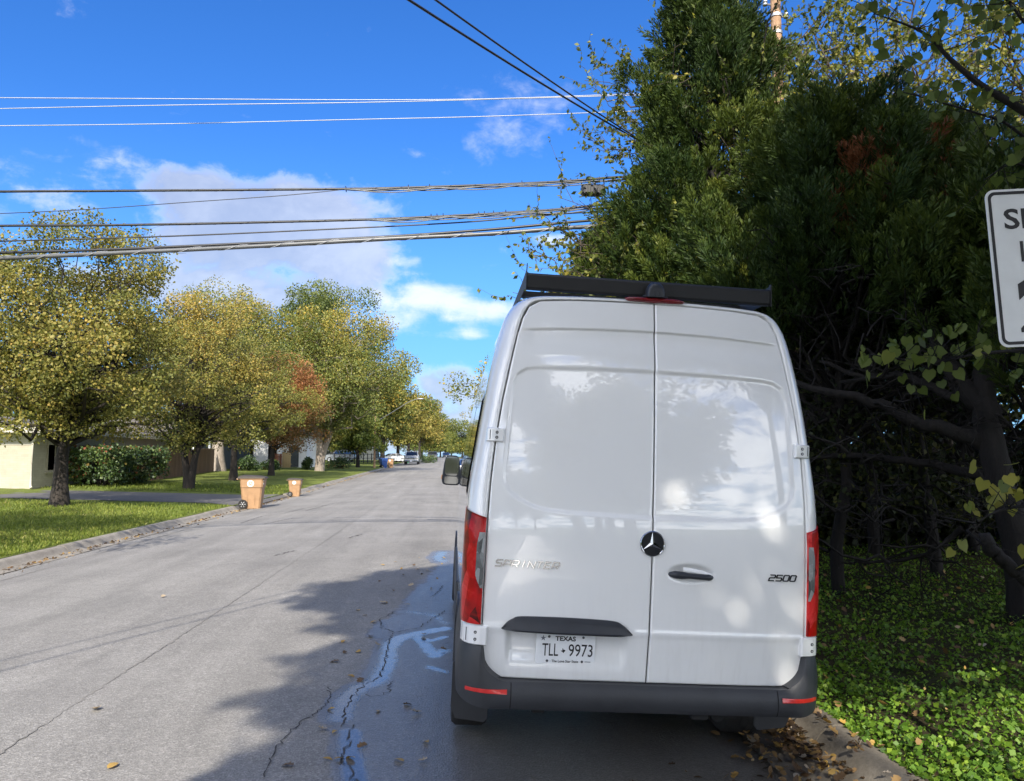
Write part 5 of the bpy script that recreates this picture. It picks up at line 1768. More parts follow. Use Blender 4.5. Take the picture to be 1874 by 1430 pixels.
    limb([(1600, 1010), (1590, 800), (1570, 600), (1540, 420)], (9.4, 9.2), .075, .04)
    for _ in range(420):
        a = np.array([rng.uniform(3.6, 8.5), rng.uniform(7.6, 11.5), rng.uniform(.6, 4.0)])
        d = unit(np.array([rng.normal(-.5, .7), rng.normal(0, .5), rng.normal(.15, .45)])) * rng.uniform(.6, 1.9)
        B, br = branch(a, a + d, rng, rng.uniform(.006, .022), .003, 8, rng.uniform(-.12, .15), .5)
        w.tube(B - base, br, 4)
        for _ in range(3):
            j = rng.integers(2, 7)
            B2, b2 = branch(B[j], B[j] + unit(rng.normal(0, 1, 3)) * rng.uniform(.15, .5), rng, .006, .002, 4, .0, .3)
            w.tube(B2 - base, b2, 3)
    w.build('trunk', M['barkblack'], t)
    P, A, s, tt = crown_leaves(rng, np.array([at(u, v, 9.0) for u, v in ((1500, 760), (1560, 770), (1620, 780), (1660, 800), (1540, 860), (1600, 880), (1700, 690), (1580, 640), (1520, 600), (1650, 600), (1850, 700), (1720, 880), (1780, 900))]), np.full(13, .5), 2600, .075, .5, .5)
    V, Q = leaf_quads(rng, P - base, A, s, .3)
    quad_mesh('crown', V, Q, M['leafUnder'], t, tint=tt)
redbud()

# ------------------------------------------------------------------ undergrowth shrubs deeper in the shade
def make_shrub(name, label, cat, base, r, h, leaf, n, size, seed, K=16, group=None, tint=.4, box=None, spread=.2, topbias=0.0):
    rng = np.random.default_rng(seed)
    t = thing(name, label, cat, base, 0, group)
    if box:
        cen = np.stack([rng.uniform(-box[0] / 2 + .2, box[0] / 2 - .2, K), rng.uniform(-box[1] / 2 + .2, box[1] / 2 - .2, K), rng.uniform(.25, h - .25, K)], 1)
        # push clumps outwards to the clipped faces
        ax = rng.integers(0, 3, K)
        for i in range(K):
            if ax[i] == 0: cen[i, 0] = math.copysign(box[0] / 2 - .2, cen[i, 0])
            elif ax[i] == 1: cen[i, 1] = math.copysign(box[1] / 2 - .2, cen[i, 1])
            else: cen[i, 2] = h - .25
        rad = np.full(K, .36) * (.8 + .5 * rng.random(K))
    else:
        d = unit(rng.normal(size=(K, 3))); d[:, 2] = np.abs(d[:, 2])
        cen = d * np.array([r, r, h * .8]) * (.35 + .5 * rng.random(K))[:, None] + [0, 0, h * .12]
        rad = np.full(K, .36 * r) * (.7 + .6 * rng.random(K))
    P, A, s, tt = crown_leaves(rng, cen, rad, n, size, tint, 0.0, vspread=spread)
    if topbias: tt = np.clip(tt + topbias * np.clip((P[:, 2] / h - .8) * 4, 0, 1.2) * rng.random(len(P)), 0, 1)
    kk = P[:, 2] > .03
    V, Q = leaf_quads(rng, P[kk], A[kk], s[kk])
    quad_mesh('foliage', V, Q, leaf, t, tint=tt[kk])
    w = Wood()
    for c in cen:
        B, br = branch((c[0] * .3, c[1] * .3, -.05), c, rng, .02, .006, 5, .02, .3)
        w.tube(B, br, 4)
    w.build('stems', M['bark'], t)
    return t
def shrubs():
    g = 'shaded undergrowth behind the junipers'
    b = make_shrub('understorey_shrub', 'dark understorey shrub just beyond the van, left of the others', 'shrub', (3.9, 14.2, .1), 1.7, 3.4, M['leafUnder'], 7000, .12, 71, 20, g)
    for x, y, s, lab in ((6.0, 13.4, 1.1, 'dark understorey shrub behind the bushy juniper'), (8.2, 13.2, 1.15, 'dark understorey shrub behind the rusty juniper'), (10.4, 12.0, 1.2, 'dark understorey shrub behind the black leaning trunk'),
                         (12.8, 10.2, 1.2, 'dark understorey shrub below the speed sign'), (5.0, 17.0, 1.3, 'dark understorey shrub farthest back beside the pole'), (9.6, 16.8, 1.4, 'dark understorey shrub farthest back among the slender trees'), (14.5, 14.5, 1.5, 'dark understorey shrub far right behind the leaning trunk')):
        c = copy_tree(b)
        c.location = (x, y, float(verge_z(x, y)) - .05)
        c.scale = (s, s, s * .95); c.rotation_euler = (0, 0, x * 3)
        c['label'] = lab
    d = make_tree('yard_tree', 'dark leafy yard tree showing through gaps behind the junipers', 'tree', (12, 24, .4), 9.5, 4.2, .22, M['leafOak'], M['bark'], 11000, .2, 34, .1, 72, 'yard trees far behind the junipers', .4)
    for x, y, s, lab in ((20, 22, 1.1, 'dark leafy yard tree right of the gap trees'), (8, 33, 1.0, 'dark leafy yard tree near the road beyond the junipers'), (17, 36, 1.2, 'dark leafy yard tree deepest behind the junipers'), (24, 14, 1.1, 'dark leafy yard tree out beyond the speed sign')):
        c = copy_tree(d)
        c.location = (x, y, float(verge_z(x, y)))
        c.scale = (s, s, s); c.rotation_euler = (0, 0, x)
        c['label'] = lab
    make_shrub('clipped_hedge', 'clipped red-tipped hedge beside the leaning street tree trunk', 'hedge', place(178, 39.5), 1, 1.9, M['leafHedge'], 6500, .13, 73, 70, 'clipped hedges against the cream house', .42, (2.9, 2.8), .2, .5)
    make_shrub('clipped_hedge', 'darker clipped red-tipped hedge next to the brown fence', 'hedge', place(246, 43.0), 1, 1.85, M['leafHedge'], 6000, .13, 74, 60, 'clipped hedges against the cream house', .36, (2.6, 3.4), .2, .45)
    for i, (px, y, r, h, lab) in enumerate(((452, 66, 1.3, 1.2, 'dark low shrub under the porch of the slate house'), (497, 70, 1.1, 1.0, 'dark low shrub before the rust fence panel'), (566, 74, .9, 1.2, 'small pale green shrub between the two pale trunks'), (620, 80, 1.3, 1.3, 'low shrub beside the thick pale trunk'), (783, 122, 1.6, 1.6, 'round green bush beside the parked pickup truck'))):
        p = place(px, y)
        make_shrub('low_shrub', lab, 'shrub', p, r, h, M['leafHedge'], 1500, .14, 75 + i, 10, 'low shrubs by the houses', .25 if i < 2 else .5)
shrubs()

# ------------------------------------------------------------------ houses and fences across the road
def rect_wall(mb, x0, x1, y0, y1, z0, z1):
    mb.box(((x0 + x1) / 2, (y0 + y1) / 2, (z0 + z1) / 2), (x1 - x0, y1 - y0, z1 - z0))

def hip_roof(mb, x0, x1, y0, y1, z, h, over=.6, thick=.16):
    x0 -= over; x1 += over; y0 -= over; y1 += over
    ins = min(x1 - x0, y1 - y0) / 2
    if x1 - x0 > y1 - y0: r = [(x0 + ins, (y0 + y1) / 2), (x1 - ins, (y0 + y1) / 2)]
    else: r = [((x0 + x1) / 2, y0 + ins), ((x0 + x1) / 2, y1 - ins)]
    b = [(x0, y0), (x1, y0), (x1, y1), (x0, y1)]
    vs = [(x, y, z + thick) for x, y in b] + [(x, y, z + thick + h) for x, y in r]
    if x1 - x0 > y1 - y0: fs = [(0, 1, 5, 4), (1, 2, 5), (2, 3, 4, 5), (3, 0, 4)]
    else: fs = [(0, 1, 4), (1, 2, 5, 4), (2, 3, 5), (3, 0, 4, 5)]
    mb.add(vs, fs)
    return b

def window(name, parent, c, w, h, face, m_frame, m_glass, mull=1):
    # face: 'y-' looks toward us, 'x+' looks toward the street
    f = MB()
    def bx(a, b, aw, ah, out, d):
        if face == 'y-': f.box((c[0] + a, c[1] - out, c[2] + b), (aw, d, ah))
        else: f.box((c[0] + out, c[1] + a, c[2] + b), (d, aw, ah))
    t = .07
    bx(0, h / 2 - t / 2, w, t, .012, .08); bx(0, -h / 2 + t / 2, w, t, .012, .08)
    bx(-w / 2 + t / 2, 0, t, h - 2 * t, .010, .08); bx(w / 2 - t / 2, 0, t, h - 2 * t, .010, .08)
    for i in range(mull):
        bx(-w / 2 + w * (i + 1) / (mull + 1), 0, .05, h - 2 * t, .008, .06)
    bx(0, -h / 2 - .04, w + .1, .075, .04, .14)
    o = f.build('window', m_frame, parent)
    g = MB()
    f = g
    bx(0, 0, w - 2 * t, h - 2 * t, -.015, .03)
    g.build('pane', m_glass, o)
    return o

def houses():
    # cream brick house
    hx, y0, y1, zb = -18.5, 35.6, 52.0, float(lawn_z(-19.4, 36))
    h = thing('brick_house', 'cream painted brick house at the left photo edge', 'house', (hx, y0, zb))
    mb = MB()
    rect_wall(mb, -13, 0, 0, 16.4, -.4, 1.94)
    mb.build('wall', M['brick'], h)
    mb = MB()
    rect_wall(mb, -13.02, .02, -.02, 16.42, 1.94, 2.52)
    mb.build('siding', M['creamdark'], h)
    mb = MB()
    rect_wall(mb, -13.04, .035, -.035, .0, 1.92, 1.99)
    rect_wall(mb, -13.7, .7, -.72, -.66, 2.44, 2.68)
    rect_wall(mb, .66, .72, -.66, 17.0, 2.44, 2.68)
    rect_wall(mb, -13.6, .66, -.66, 17.0, 2.525, 2.56)
    mb.build('eaves', M['creamtrim'], h)
    mb = MB()
    hip_roof(mb, -13, 0, 0, 16.4, 2.52, .95, .72, .165)
    mb.build('roof', M['shingle'], h)
    mb = MB()
    mb.tube([(.62, -.60, 2.5), (.55, -.5, 2.36), (.14, -.10, 2.14), (.06, -.07, 2.02), (.055, -.07, .12), (.14, -.16, .02)], .05, 8)
    mb.box((.2, -.2, 2.56), (.12, .12, .1))
    mb.build('downpipe', M['creamtrim'], h)
    window('window', h, (0.0, 2.0, 1.45), 1.5, 1.5, 'x+', M['creamdark'], M['glass'], 1)
    window('window', h, (0.0, 9.0, 1.6), 1.6, 1.1, 'x+', M['creamdark'], M['glass'], 1)
    window('window', h, (-6.0, 0.0, 1.45), 1.6, 1.2, 'y-', M['creamtrim'], M['glass'], 1)
    # slate coloured house with a porch
    p = (-19.6, 66.0, float(lawn_z(-19.6, 66)))
    h = thing('slate_house', 'dark slate house with pale porch posts behind the dark tree trunk', 'house', p)
    mb = MB(); rect_wall(mb, -12, 0, 0, 11, -.4, 2.9); mb.build('wall', M['houseDark'], h)
    mb = MB(); hip_roof(mb, -12, 0, -2.2, 11, 2.9, 2.0, .5, .18); rect_wall(mb, -12.4, .4, -2.6, 11.4, 2.9, 3.07); mb.build('roof', M['shingle'], h)
    for xx in (-5.6, -3.4, -1.2, .1):
        mb = MB(); mb.box((xx, -2.0, 1.25), (.16, .16, 3.3)); mb.build('porch_post', M['steel'] if xx > 0 else M['houseWhite'], h)
    mb = MB(); rect_wall(mb, -5.6, .1, -2.03, -1.97, .55, .67); mb.build('porch_rail', M['houseWhite'], h)
    window('window', h, (-4.4, 0, 1.5), 1.6, 1.7, 'y-', M['houseDark'], M['glass'], 1)
    window('window', h, (-2.2, 0, 1.5), 1.2, 1.7, 'y-', M['houseDark'], M['glass'], 1)
    # white rendered house
    p = (-15.7, 80.0, float(lawn_z(-15.7, 80)))
    h = thing('white_house', 'bright white rendered house behind the pale tree trunks', 'house', p)
    mb = MB(); rect_wall(mb, -6.2, -1.55, 0, 10, -.4, 3.3); rect_wall(mb, -1.55, .9, .6, 10, -.4, 3.3); mb.build('wall', M['houseWhite'], h)
    mb = MB(); rect_wall(mb, -6.9, 1.5, -.7, 10.6, 3.3, 3.5); hip_roof(mb, -6.2, .8, 0, 10, 3.32, 1.5, .7, .18); mb.build('roof', M['shingle'], h)
    window('window', h, (-2.4, 0, 1.75), .9, 1.9, 'y-', M['houseDark'], M['glass'], 0)
    window('window', h, (-4.9, 0, 1.9), 1.2, 1.3, 'y-', M['houseDark'], M['glass'], 0)
    mb = MB(); mb.box((-.4, .585, 1.15), (1.0, .06, 2.2)); d = mb.build('door', M['houseDark'], h)
    mb = MB(); mb.box((-.02, .53, 1.1), (.04, .06, .12)); mb.build('handle', M['chrome'], d)
    # house deep in the trees
    p = (-22, 112, float(lawn_z(-22, 112)))
    h = thing('garage_house', 'low dark house behind the cars parked in the driveway', 'house', p)
    mb = MB(); rect_wall(mb, -9, 8, 30, 40, -.4, 2.9); mb.build('wall', M['houseDark'], h)
    mb = MB(); hip_roof(mb, -9, 8, 30, 40, 2.9, 1.6, .5, .15); mb.build('roof', M['shingle'], h)

def board_fence(name, label, a, b, h, m, bw=.14, seed=1, group=None):
    rng = np.random.default_rng(seed)
    a, b = np.array(a, float), np.array(b, float)
    L = np.linalg.norm(b[:2] - a[:2])
    d = (b - a) / L
    t = thing(name, label, 'fence', tuple(a))
    n = int(L / bw)
    ang = math.atan2(d[1], d[0])
    mb = MB()
    for i in range(n):
        q = d * (i + .5) * bw
        hh = h + rng.normal(0, .012)
        mb.box((q[0] + rng.normal(0, .004), q[1], q[2] + hh / 2), (bw - .008, .02, hh), ang)
    mb.build('boards', m, t)
    for zz in (.35, h - .3):
        mb = MB()
        q = d * L / 2
        mb.box((q[0] - math.sin(ang) * .03, q[1] + math.cos(ang) * .03, q[2] + zz), (L, .04, .09), ang)
        mb.build('rail', m, t)
    for i in range(0, n + 1, 17):
        q = d * i * bw
        pb = MB()
        pb.box((q[0] - math.sin(ang) * .10, q[1] + math.cos(ang) * .10, q[2] + h / 2), (.09, .09, h), ang)
        pb.build('post', m, t)
    return t
houses()
board_fence('board_fence', 'brown vertical board fence running from the hedge past the forked tree', place(278, 45.4), place(392, 63.0), 1.78, M['fence'], seed=2)
board_fence('board_fence', 'short rust brown fence panel before the white house', (*place(500, 77)[:2], float(lawn_z(-18, 77))), (*place(516, 77)[:2], float(lawn_z(-18, 77))), 1.35, M['fencered'], seed=3)
board_fence('board_fence', 'short tan fence panel before the white house', (*place(516.5, 77)[:2], float(lawn_z(-17.5, 77))), (*place(533, 76)[:2], float(lawn_z(-17.5, 77))), 1.5, M['fencetan'], seed=4)
def rail_fence():
    a, b = np.array(place(612, 96)), np.array(place(700, 122))
    t = thing('metal_fence', 'dark open rail fence before the cars in the driveway', 'fence', tuple(a))
    d = b - a
    L = np.linalg.norm(d[:2]); ang = math.atan2(d[1], d[0])
    for zz in (.25, .75, 1.3):
        mb = MB()
        mb.box((d[0] / 2, d[1] / 2, d[2] / 2 + zz), (L, .05, .07), ang)
        mb.build('rail', M['black'], t)
    for f in np.linspace(0, 1, 12):
        pb = MB(); pb.box((d[0] * f, d[1] * f, d[2] * f + .7), (.11, .11, 1.45), ang); pb.build('post', M['black'], t)
rail_fence()

# ------------------------------------------------------------------ wheeled carts
def make_cart(label, loc, rz, s=1.0, body='cart', lid='lidgrey', printed=True, group='brown wheeled carts set out along the far kerb'):
    t = thing('wheeled_cart', label, 'cart', loc, rz, group)
    t.scale = (s, s, s)
    # local +x is the front of the cart, the wheels are on the -x side, one flank faces -y
    sect = [(0.0, -.20, .29, .25), (.10, -.21, .30, .26), (.30, -.31, .32, .275), (.34, -.33, .325, .28), (.70, -.365, .355, .31), (.735, -.365, .36, .315), (.74, -.37, .385, .335), (1.0, -.395, .40, .35), (1.02, -.43, .43, .37), (1.06, -.44, .435, .375)]
    mb = MB()
    vs = []
    for z, xa, xb, hw in sect:
        c = .05
        vs += [(xa + c, -hw, z), (xb - c, -hw, z), (xb, -hw + c, z), (xb, hw - c, z), (xb - c, hw, z), (xa + c, hw, z), (xa, hw - c, z), (xa, -hw + c, z)]
    n = len(sect)
    mb.add(vs, [(r * 8 + i, r * 8 + (i + 1) % 8, (r + 1) * 8 + (i + 1) % 8, (r + 1) * 8 + i) for r in range(n - 1) for i in range(8)] + [tuple(range(7, -1, -1)), tuple((n - 1) * 8 + i for i in range(8))])
    mb.box((.12, -.296, .40), (.012, .02, .52)); mb.box((-.12, -.296, .45), (.012, .02, .45))
    mb.build('bin', M[body], t)
    mb = MB()
    g = []
    xs = [-.47, -.44, -.3, 0, .3, .44, .475]
    zz = [1.075, 1.135, 1.165, 1.155, 1.13, 1.10, 1.065]
    for x, z in zip(xs, zz):
        for y, k in ((-.385, 0), (-.37, .6), (-.2, 1), (0, 1.06), (.2, 1), (.37, .6), (.385, 0)):
            g.append((x, y, 1.06 + (z - 1.06) * k))
    mb.add(g, grid_quads(7, 7, flip=True).tolist())
    mb.box((-.0, 0, 1.055), (.93, .765, .02))
    mb.build('lid', M[lid], t)
    mb = MB()
    mb.tube([(-.42, -.27, 1.0), (-.50, -.27, 1.03), (-.52, 0, 1.035), (-.50, .27, 1.03), (-.42, .27, 1.0)], .018, 8)
    mb.build('handle', M[body], t)
    for sy in (-1, 1):
        w = MB()
        prof = [(.0, -.02), (.03, -.035), (.06, -.025), (.095, -.012), (.105, -.04), (.15, -.045), (.158, -.02), (.158, .03), (.10, .04), (0, .04)]
        w.lathe([(r, z if sy < 0 else -z) for r, z in prof], (-.27, sy * .305, .158), 'y', 26)
        w.mat(1)
        for k in range(6):
            a = k * PI / 3
            w.box((-.27 + math.cos(a) * .068, sy * .325, .158 + math.sin(a) * .068), (.075, .016, .022), M=Matrix.Rotation(-a, 4, 'Y'))
        w.lathe([(0, sy * .045), (.022, sy * .04), (.024, 0)], (-.27, sy * .31, .158), 'y', 12)
        w.build('wheel', [M['tyre'], M['steel']], t, smooth=True, sharp=40)
    if printed:
        mb = MB()
        ring = [(.115 * math.cos(a), .115 * math.sin(a)) for a in np.linspace(0, 2 * PI, 33)[:-1]]
        rin = [(.062 * math.cos(a), .062 * math.sin(a)) for a in np.linspace(0, 2 * PI, 33)[:-1]]
        f = lambda a, b: (a - .02, -.352 - (b - .0) * .03, .875 + b)
        vs = [f(a, b) for a, b in ring] + [f(a, b) for a, b in rin]
        mb.add(vs, [(i, (i + 1) % 32, 32 + (i + 1) % 32, 32 + i) for i in range(32)])
        pts = [((.05 if i % 2 == 0 else .022) * math.sin(i * PI / 3), (.05 if i % 2 == 0 else .022) * math.cos(i * PI / 3)) for i in range(6)]
        mb.add([f(a, b) for a, b in pts], [tuple(range(5, -1, -1))])
        for k in range(-5, 5):
            mb.add([f(k * .036 + .004, .137), f(k * .036 + .032, .137), f(k * .036 + .032, .157), f(k * .036 + .004, .157)], [(0, 1, 2, 3)])
        mb.build('printed_seal', M['sticker'], t)
    if sy:
        for zz, w_ in ((.98, .05), (.86, .07)):
            mb = MB()
            mb.box((.405, -.27, zz), (.03, w_, .05), bev=.01)
            mb.build('latch', M['steel'], t)
    return t
def gz(x, y): return float(road_z(x, y)) + .012
p1 = on_ground(462, 932, -.10)
make_cart('large brown cart with white seal, nearest on the far kerb', (p1[0], p1[1], gz(p1[0], p1[1])), R(3), 1.03)
p2 = at(540, 910, 36.6)
make_cart('smaller brown cart with white seal beyond the driveway', (p2[0], p2[1], gz(p2[0], p2[1])), R(2), .73)
make_cart('tiny far brown cart beside the blue cart by the pickup', (-7.25, 94, gz(-7.25, 94)), R(-5), 1.0)
make_cart('blue wheeled cart in front of the parked pickup', (-7.8, 91, gz(-7.6, 91) + .08), R(25), 1.0, 'cartblue', 'cartblue', False, None)
make_cart('green wheeled cart behind the parked pickup', (-7.2, 128, gz(-7.2, 128)), R(10), 1.0, 'cartgreen', 'cartgreen', False, None)

# ------------------------------------------------------------------ parked vehicles
def make_car(name, label, cat, loc, rz, prof, W, wheel_r, axles, glass, paint, cabin, nose_y, headlamp_z, truck=False, group=None):
    # local +y is the front; prof is the side outline (y, z), glass a list of side window outlines
    t = thing(name, label, cat, loc, rz, group)
    mb = MB()
    n = len(prof)
    rows = []
    for fx, k in ((-1, .0), (-.94, 1), (.94, 1), (1, 0)):
        for y, z in prof:
            inset = 1 - (.16 * max(0, (z - cabin) / (max(p[1] for p in prof) - cabin)) if z > cabin else 0)
            yc = sum(p[0] for p in prof) / n
            rows.append((fx * W / 2 * inset, yc + (y - yc) * (1 if k else .985), z - (0 if k else .02) * (z > .5)))
    mb.add(rows, [(r * n + i, r * n + (i + 1) % n, (r + 1) * n + (i + 1) % n, (r + 1) * n + i) for r in range(3) for i in range(n)] + [tuple(range(n - 1, -1, -1)), tuple(3 * n + i for i in range(n))])
    mb.build('body', M[paint] if isinstance(paint, str) else paint, t, smooth=True, sharp=28)
    top = max(p[1] for p in prof)
    def inset(z): return 1 - (.16 * max(0, (z - cabin) / (top - cabin)) if z > cabin else 0)
    for ol in glass['side']:
        for sx in (-1, 1):
            g = MB()
            g.add([(sx * (W / 2 * inset(z) + .008), y, z) for y, z in ol], [tuple(range(len(ol))) if sx > 0 else tuple(range(len(ol) - 1, -1, -1))])
            g.build('side_window', M['glass'], t)
    for nm, ((ya, za), (yb, zb)), s in (('windscreen', glass['front'], 1), ('rear_window', glass['rear'], -1)):
        g = MB()
        d = .014 * s
        wa, wb = W / 2 * inset(za) * .86, W / 2 * inset(zb) * .88
        g.add([(-wa, ya + d, za + .012), (wa, ya + d, za + .012), (wb, yb + d, zb + .012), (-wb, yb + d, zb + .012)], [(0, 1, 2, 3) if s < 0 else (3, 2, 1, 0)])
        g.build(nm, M['glass'], t)
    g = MB(); g.box((0, nose_y + .005, headlamp_z - .02), (W * .5, .05, .2 if truck else .12), bev=.02)
    gr = g.build('grille', M['chrome'] if truck else M['black'], t)
    if truck:
        g = MB(); g.box((0, nose_y + .032, headlamp_z - .02), (W * .44, .02, .05)); g.box((0, nose_y + .032, headlamp_z + .05), (W * .44, .02, .03)); g.build('grille_bars', M['black'], gr)
    g = MB(); g.box((0, nose_y + .04, .5), (W * .98, .16, .2), bev=.04); bu = g.build('bumper', M['chrome'] if truck else (M[paint] if isinstance(paint, str) else paint), t)
    g = MB(); g.box((0, nose_y + .125, .5), (.3, .012, .14)); g.build('licence_plate', M['plate'], bu)
    for sx in (-1, 1):
        g = MB(); g.box((sx * W * .37, nose_y + .0, headlamp_z), (W * .2, .08, .16), bev=.03); g.build('headlight', M['clear'], t)
        g = MB(); g.box((sx * (W / 2 + .1), glass['front'][0][0] - .15, cabin + .1), (.2, .09, .15), bev=.03); g.build('wing_mirror', M['trim'], t)
        for ay in axles:
            w = MB()
            w.lathe([(wheel_r * .6, -.10), (wheel_r * .95, -.11), (wheel_r, -.07), (wheel_r, .07), (wheel_r * .95, .11), (wheel_r * .6, .10)], (sx * (W / 2 - .09), ay, wheel_r), 'x', 22)
            wo = w.build('wheel', M['tyre'], t, smooth=True, sharp=40)
            w = MB(); w.lathe([(0, sx * .09), (wheel_r * .3, sx * .085), (wheel_r * .55, sx * .06), (wheel_r * .62, sx * .095)], (sx * (W / 2 - .09), ay, wheel_r), 'x', 16)
            w.build('rim', M['steel'], wo, smooth=True)
    return t
M['silver'] = paint_mat('silver_paint', (0.46, 0.46, 0.45), .3, .6)
M['navy'] = paint_mat('dark_blue_paint', (0.02, 0.026, 0.04), .3, .8)
M['charcoal'] = paint_mat('charcoal_paint', (0.05, 0.052, 0.055), .3, .8)
M['carWhite'] = paint_mat('white_car_paint', (0.74, 0.75, 0.76), .3, .7)
M['greyPaint'] = paint_mat('grey_car_paint', (0.19, 0.21, 0.23), .3, .7)
SEDAN = [(-2.35, .35), (-2.4, .7), (-2.3, .98), (-1.75, 1.03), (-1.05, 1.38), (-.3, 1.45), (.35, 1.40), (1.15, 1.0), (2.05, .86), (2.35, .66), (2.38, .35), (1.9, .24), (-1.9, .24)]
SUV = [(-2.2, .4), (-2.28, .8), (-2.2, 1.12), (-1.95, 1.62), (-1.5, 1.72), (0, 1.76), (.5, 1.70), (1.15, 1.14), (2.0, 1.02), (2.3, .80), (2.34, .4), (1.9, .28), (-1.9, .28)]
PICK = [(-2.75, .55), (-2.8, .85), (-2.75, 1.15), (-1.0, 1.15), (-.95, 1.2), (-.8, 1.78), (-.4, 1.86), (.35, 1.84), (1.05, 1.22), (2.3, 1.10), (2.62, .95), (2.66, .5), (2.2, .40), (-2.2, .40)]
SG = dict(side=[[(-1.6, 1.02), (-1.0, 1.32), (-.35, 1.38), (-.35, 1.0)], [(-.27, 1.0), (-.27, 1.385), (.3, 1.33), (.95, 1.0)]], front=((1.1, 1.03), (.4, 1.375)), rear=((-1.7, 1.06), (-1.1, 1.355)))
UG = dict(side=[[(-1.95, 1.16), (-1.78, 1.58), (-.75, 1.64), (-.75, 1.14)], [(-.67, 1.14), (-.67, 1.645), (.42, 1.62), (.98, 1.14)]], front=((1.1, 1.185), (.54, 1.655)), rear=((-2.17, 1.2), (-1.985, 1.56)))
PG = dict(side=[[(-.85, 1.22), (-.72, 1.72), (-.05, 1.76), (-.05, 1.22)], [(.03, 1.22), (.03, 1.76), (.32, 1.74), (.9, 1.22)]], front=((1.0, 1.27), (.4, 1.79)), rear=((-.93, 1.28), (-.82, 1.7)))
def on_road(x, y): return (x, y, float(road_z(x, y)))
make_car('pickup_truck', 'silver pickup truck facing us at the far kerb', 'pickup truck', on_road(-5.55, 112), PI, PICK, 1.98, .39, (-1.75, 1.75), PG, 'silver', 1.15, 2.66, .93, True)
make_car('parked_suv', 'black suv facing us beyond the silver pickup', 'car', on_road(-3.55, 152), PI, SUV, 1.88, .36, (-1.4, 1.45), UG, 'charcoal', 1.12, 2.32, .82)
make_car('parked_sedan', 'small dark car farthest down the street', 'car', on_road(-1.2, 205), PI, SEDAN, 1.82, .33, (-1.42, 1.45), SG, 'navy', 1.0, 2.36, .68)
make_car('white_sedan', 'white sedan in the driveway left of the pickup', 'car', (-9.6, 128, float(lawn_z(-9.6, 128))), R(118), SEDAN, 1.84, .34, (-1.42, 1.45), SG, 'carWhite', 1.0, 2.36, .68)
make_car('grey_suv', 'grey suv behind the rail fence in the driveway shade', 'car', (-16.6, 118, float(lawn_z(-16.6, 118))), R(80), SUV, 1.88, .36, (-1.4, 1.45), UG, 'greyPaint', 1.12, 2.32, .82)
make_car('black_sedan', 'black car parked ahead of the white van on its side', 'car', on_road(1.5, 58), 0, SEDAN, 1.84, .34, (-1.42, 1.45), SG, 'navy', 1.0, 2.36, .68)

# ------------------------------------------------------------------ street lamps
def make_lamp(label, y, u0, v0, u1, v1, x_pole):
    a, b = at(u0, v0, y), at(u1, v1, y)
    zb = float(lawn_z(x_pole, y))
    t = thing('street_lamp', label, 'street lamp', (x_pole, y, zb), 0, 'street lamps over the far kerb')
    o = np.array([x_pole, y, zb])
    sl = (b[2] - a[2]) / (b[0] - a[0])
    z0 = a[2] + sl * 1.1 * (x_pole - a[0])
    mb = MB(); mb.tube([(0, 0, -.2), (0, 0, z0 - zb + .7)], [.13, .09], 10); mb.build('pole', M['pole'], t)
    mb = MB()
    mb.tube(resample(np.array([(0, 0, z0 - zb), tuple(a - o), tuple(a + (b - a) * .6 + [0, 0, .18] - o), tuple(a + (b - a) * .85 + [0, 0, .12] - o), tuple(b - o)]), 24), .034, 8)
    mb.build('arm', M['cablegrey'], t)
    mb = MB()
    e = b - o
    g = []
    for f, w, h in ((0, .05, .05), (.1, .09, .08), (.35, .15, .09), (.6, .16, .08), (.72, .10, .05)):
        for aa in np.linspace(0, 2 * PI, 13)[:-1]:
            g.append((e[0] + f, e[1] + w * math.cos(aa), e[2] + .01 + h * math.sin(aa) * (1 if math.sin(aa) > 0 else .6)))
    mb.add(g, [(r * 12 + i, r * 12 + (i + 1) % 12, (r + 1) * 12 + (i + 1) % 12, (r + 1) * 12 + i) for r in range(4) for i in range(12)] + [tuple(range(48, 60))])
    mb.build('lamp_head', M['steel'], t, smooth=True)
make_lamp('street lamp with long pale arm poking out of the trees', 88, 714, 757, 764, 730.5, -8.6)
make_lamp('far small street lamp showing near the street end', 190, 792, 798, 805, 789, -8.8)

# ------------------------------------------------------------------ utility pole and overhead lines
PY = 14.6
pole_x = float(at(1425, 200, PY)[0])
def utility_pole(name, label, x, y, zb, H, with_box=True):
    t = thing(name, label, 'utility pole', (x, y, zb))
    mb = MB(); mb.tube([(0, 0, -.3), (0, 0, 4), (0, 0, H)], [.15, .125, .10], 14); mb.build('shaft', M['pole'], t, smooth=True, sharp=50)
    mb = MB()
    for z in (H * .83, H * .86):
        mb.lathe([(.118, z - .03), (.122, z - .03), (.122, z + .03), (.118, z + .03)], (0, 0, 0), 'z', 16)
    mb.build('steel_band', M['steel'], t)
    mb = MB()
    for z, s in ((H * .80, -1), (H * .70, -1), (H * .88, -1), (H * .86, 1)):
        mb.tube([(s * .1, 0, z), (s * .2, 0, z)], .018, 6)
        mb.lathe([(0, .0), (.05, .0), (.055, .03), (.03, .05), (.05, .07), (.045, .10), (0, .11)], (s * .22, 0, z - .02), 'z', 12)
    mb.build('insulator', M['steel'], t)
    mb = MB()
    mb.tube([(-.13, -.05, .2), (-.125, -.05, H * .8)], .02, 6)
    mb.build('conduit', M['cable'], t)
    return t
utility_pole('utility_pole', 'tall timber utility pole among the yellowing trees', pole_x, PY, float(verge_z(pole_x, PY)) - .05, 12.4)
utility_pole('utility_pole', 'timber utility pole at the far end of the overhead lines', -27.0, PY + .6, .5, 12.4)

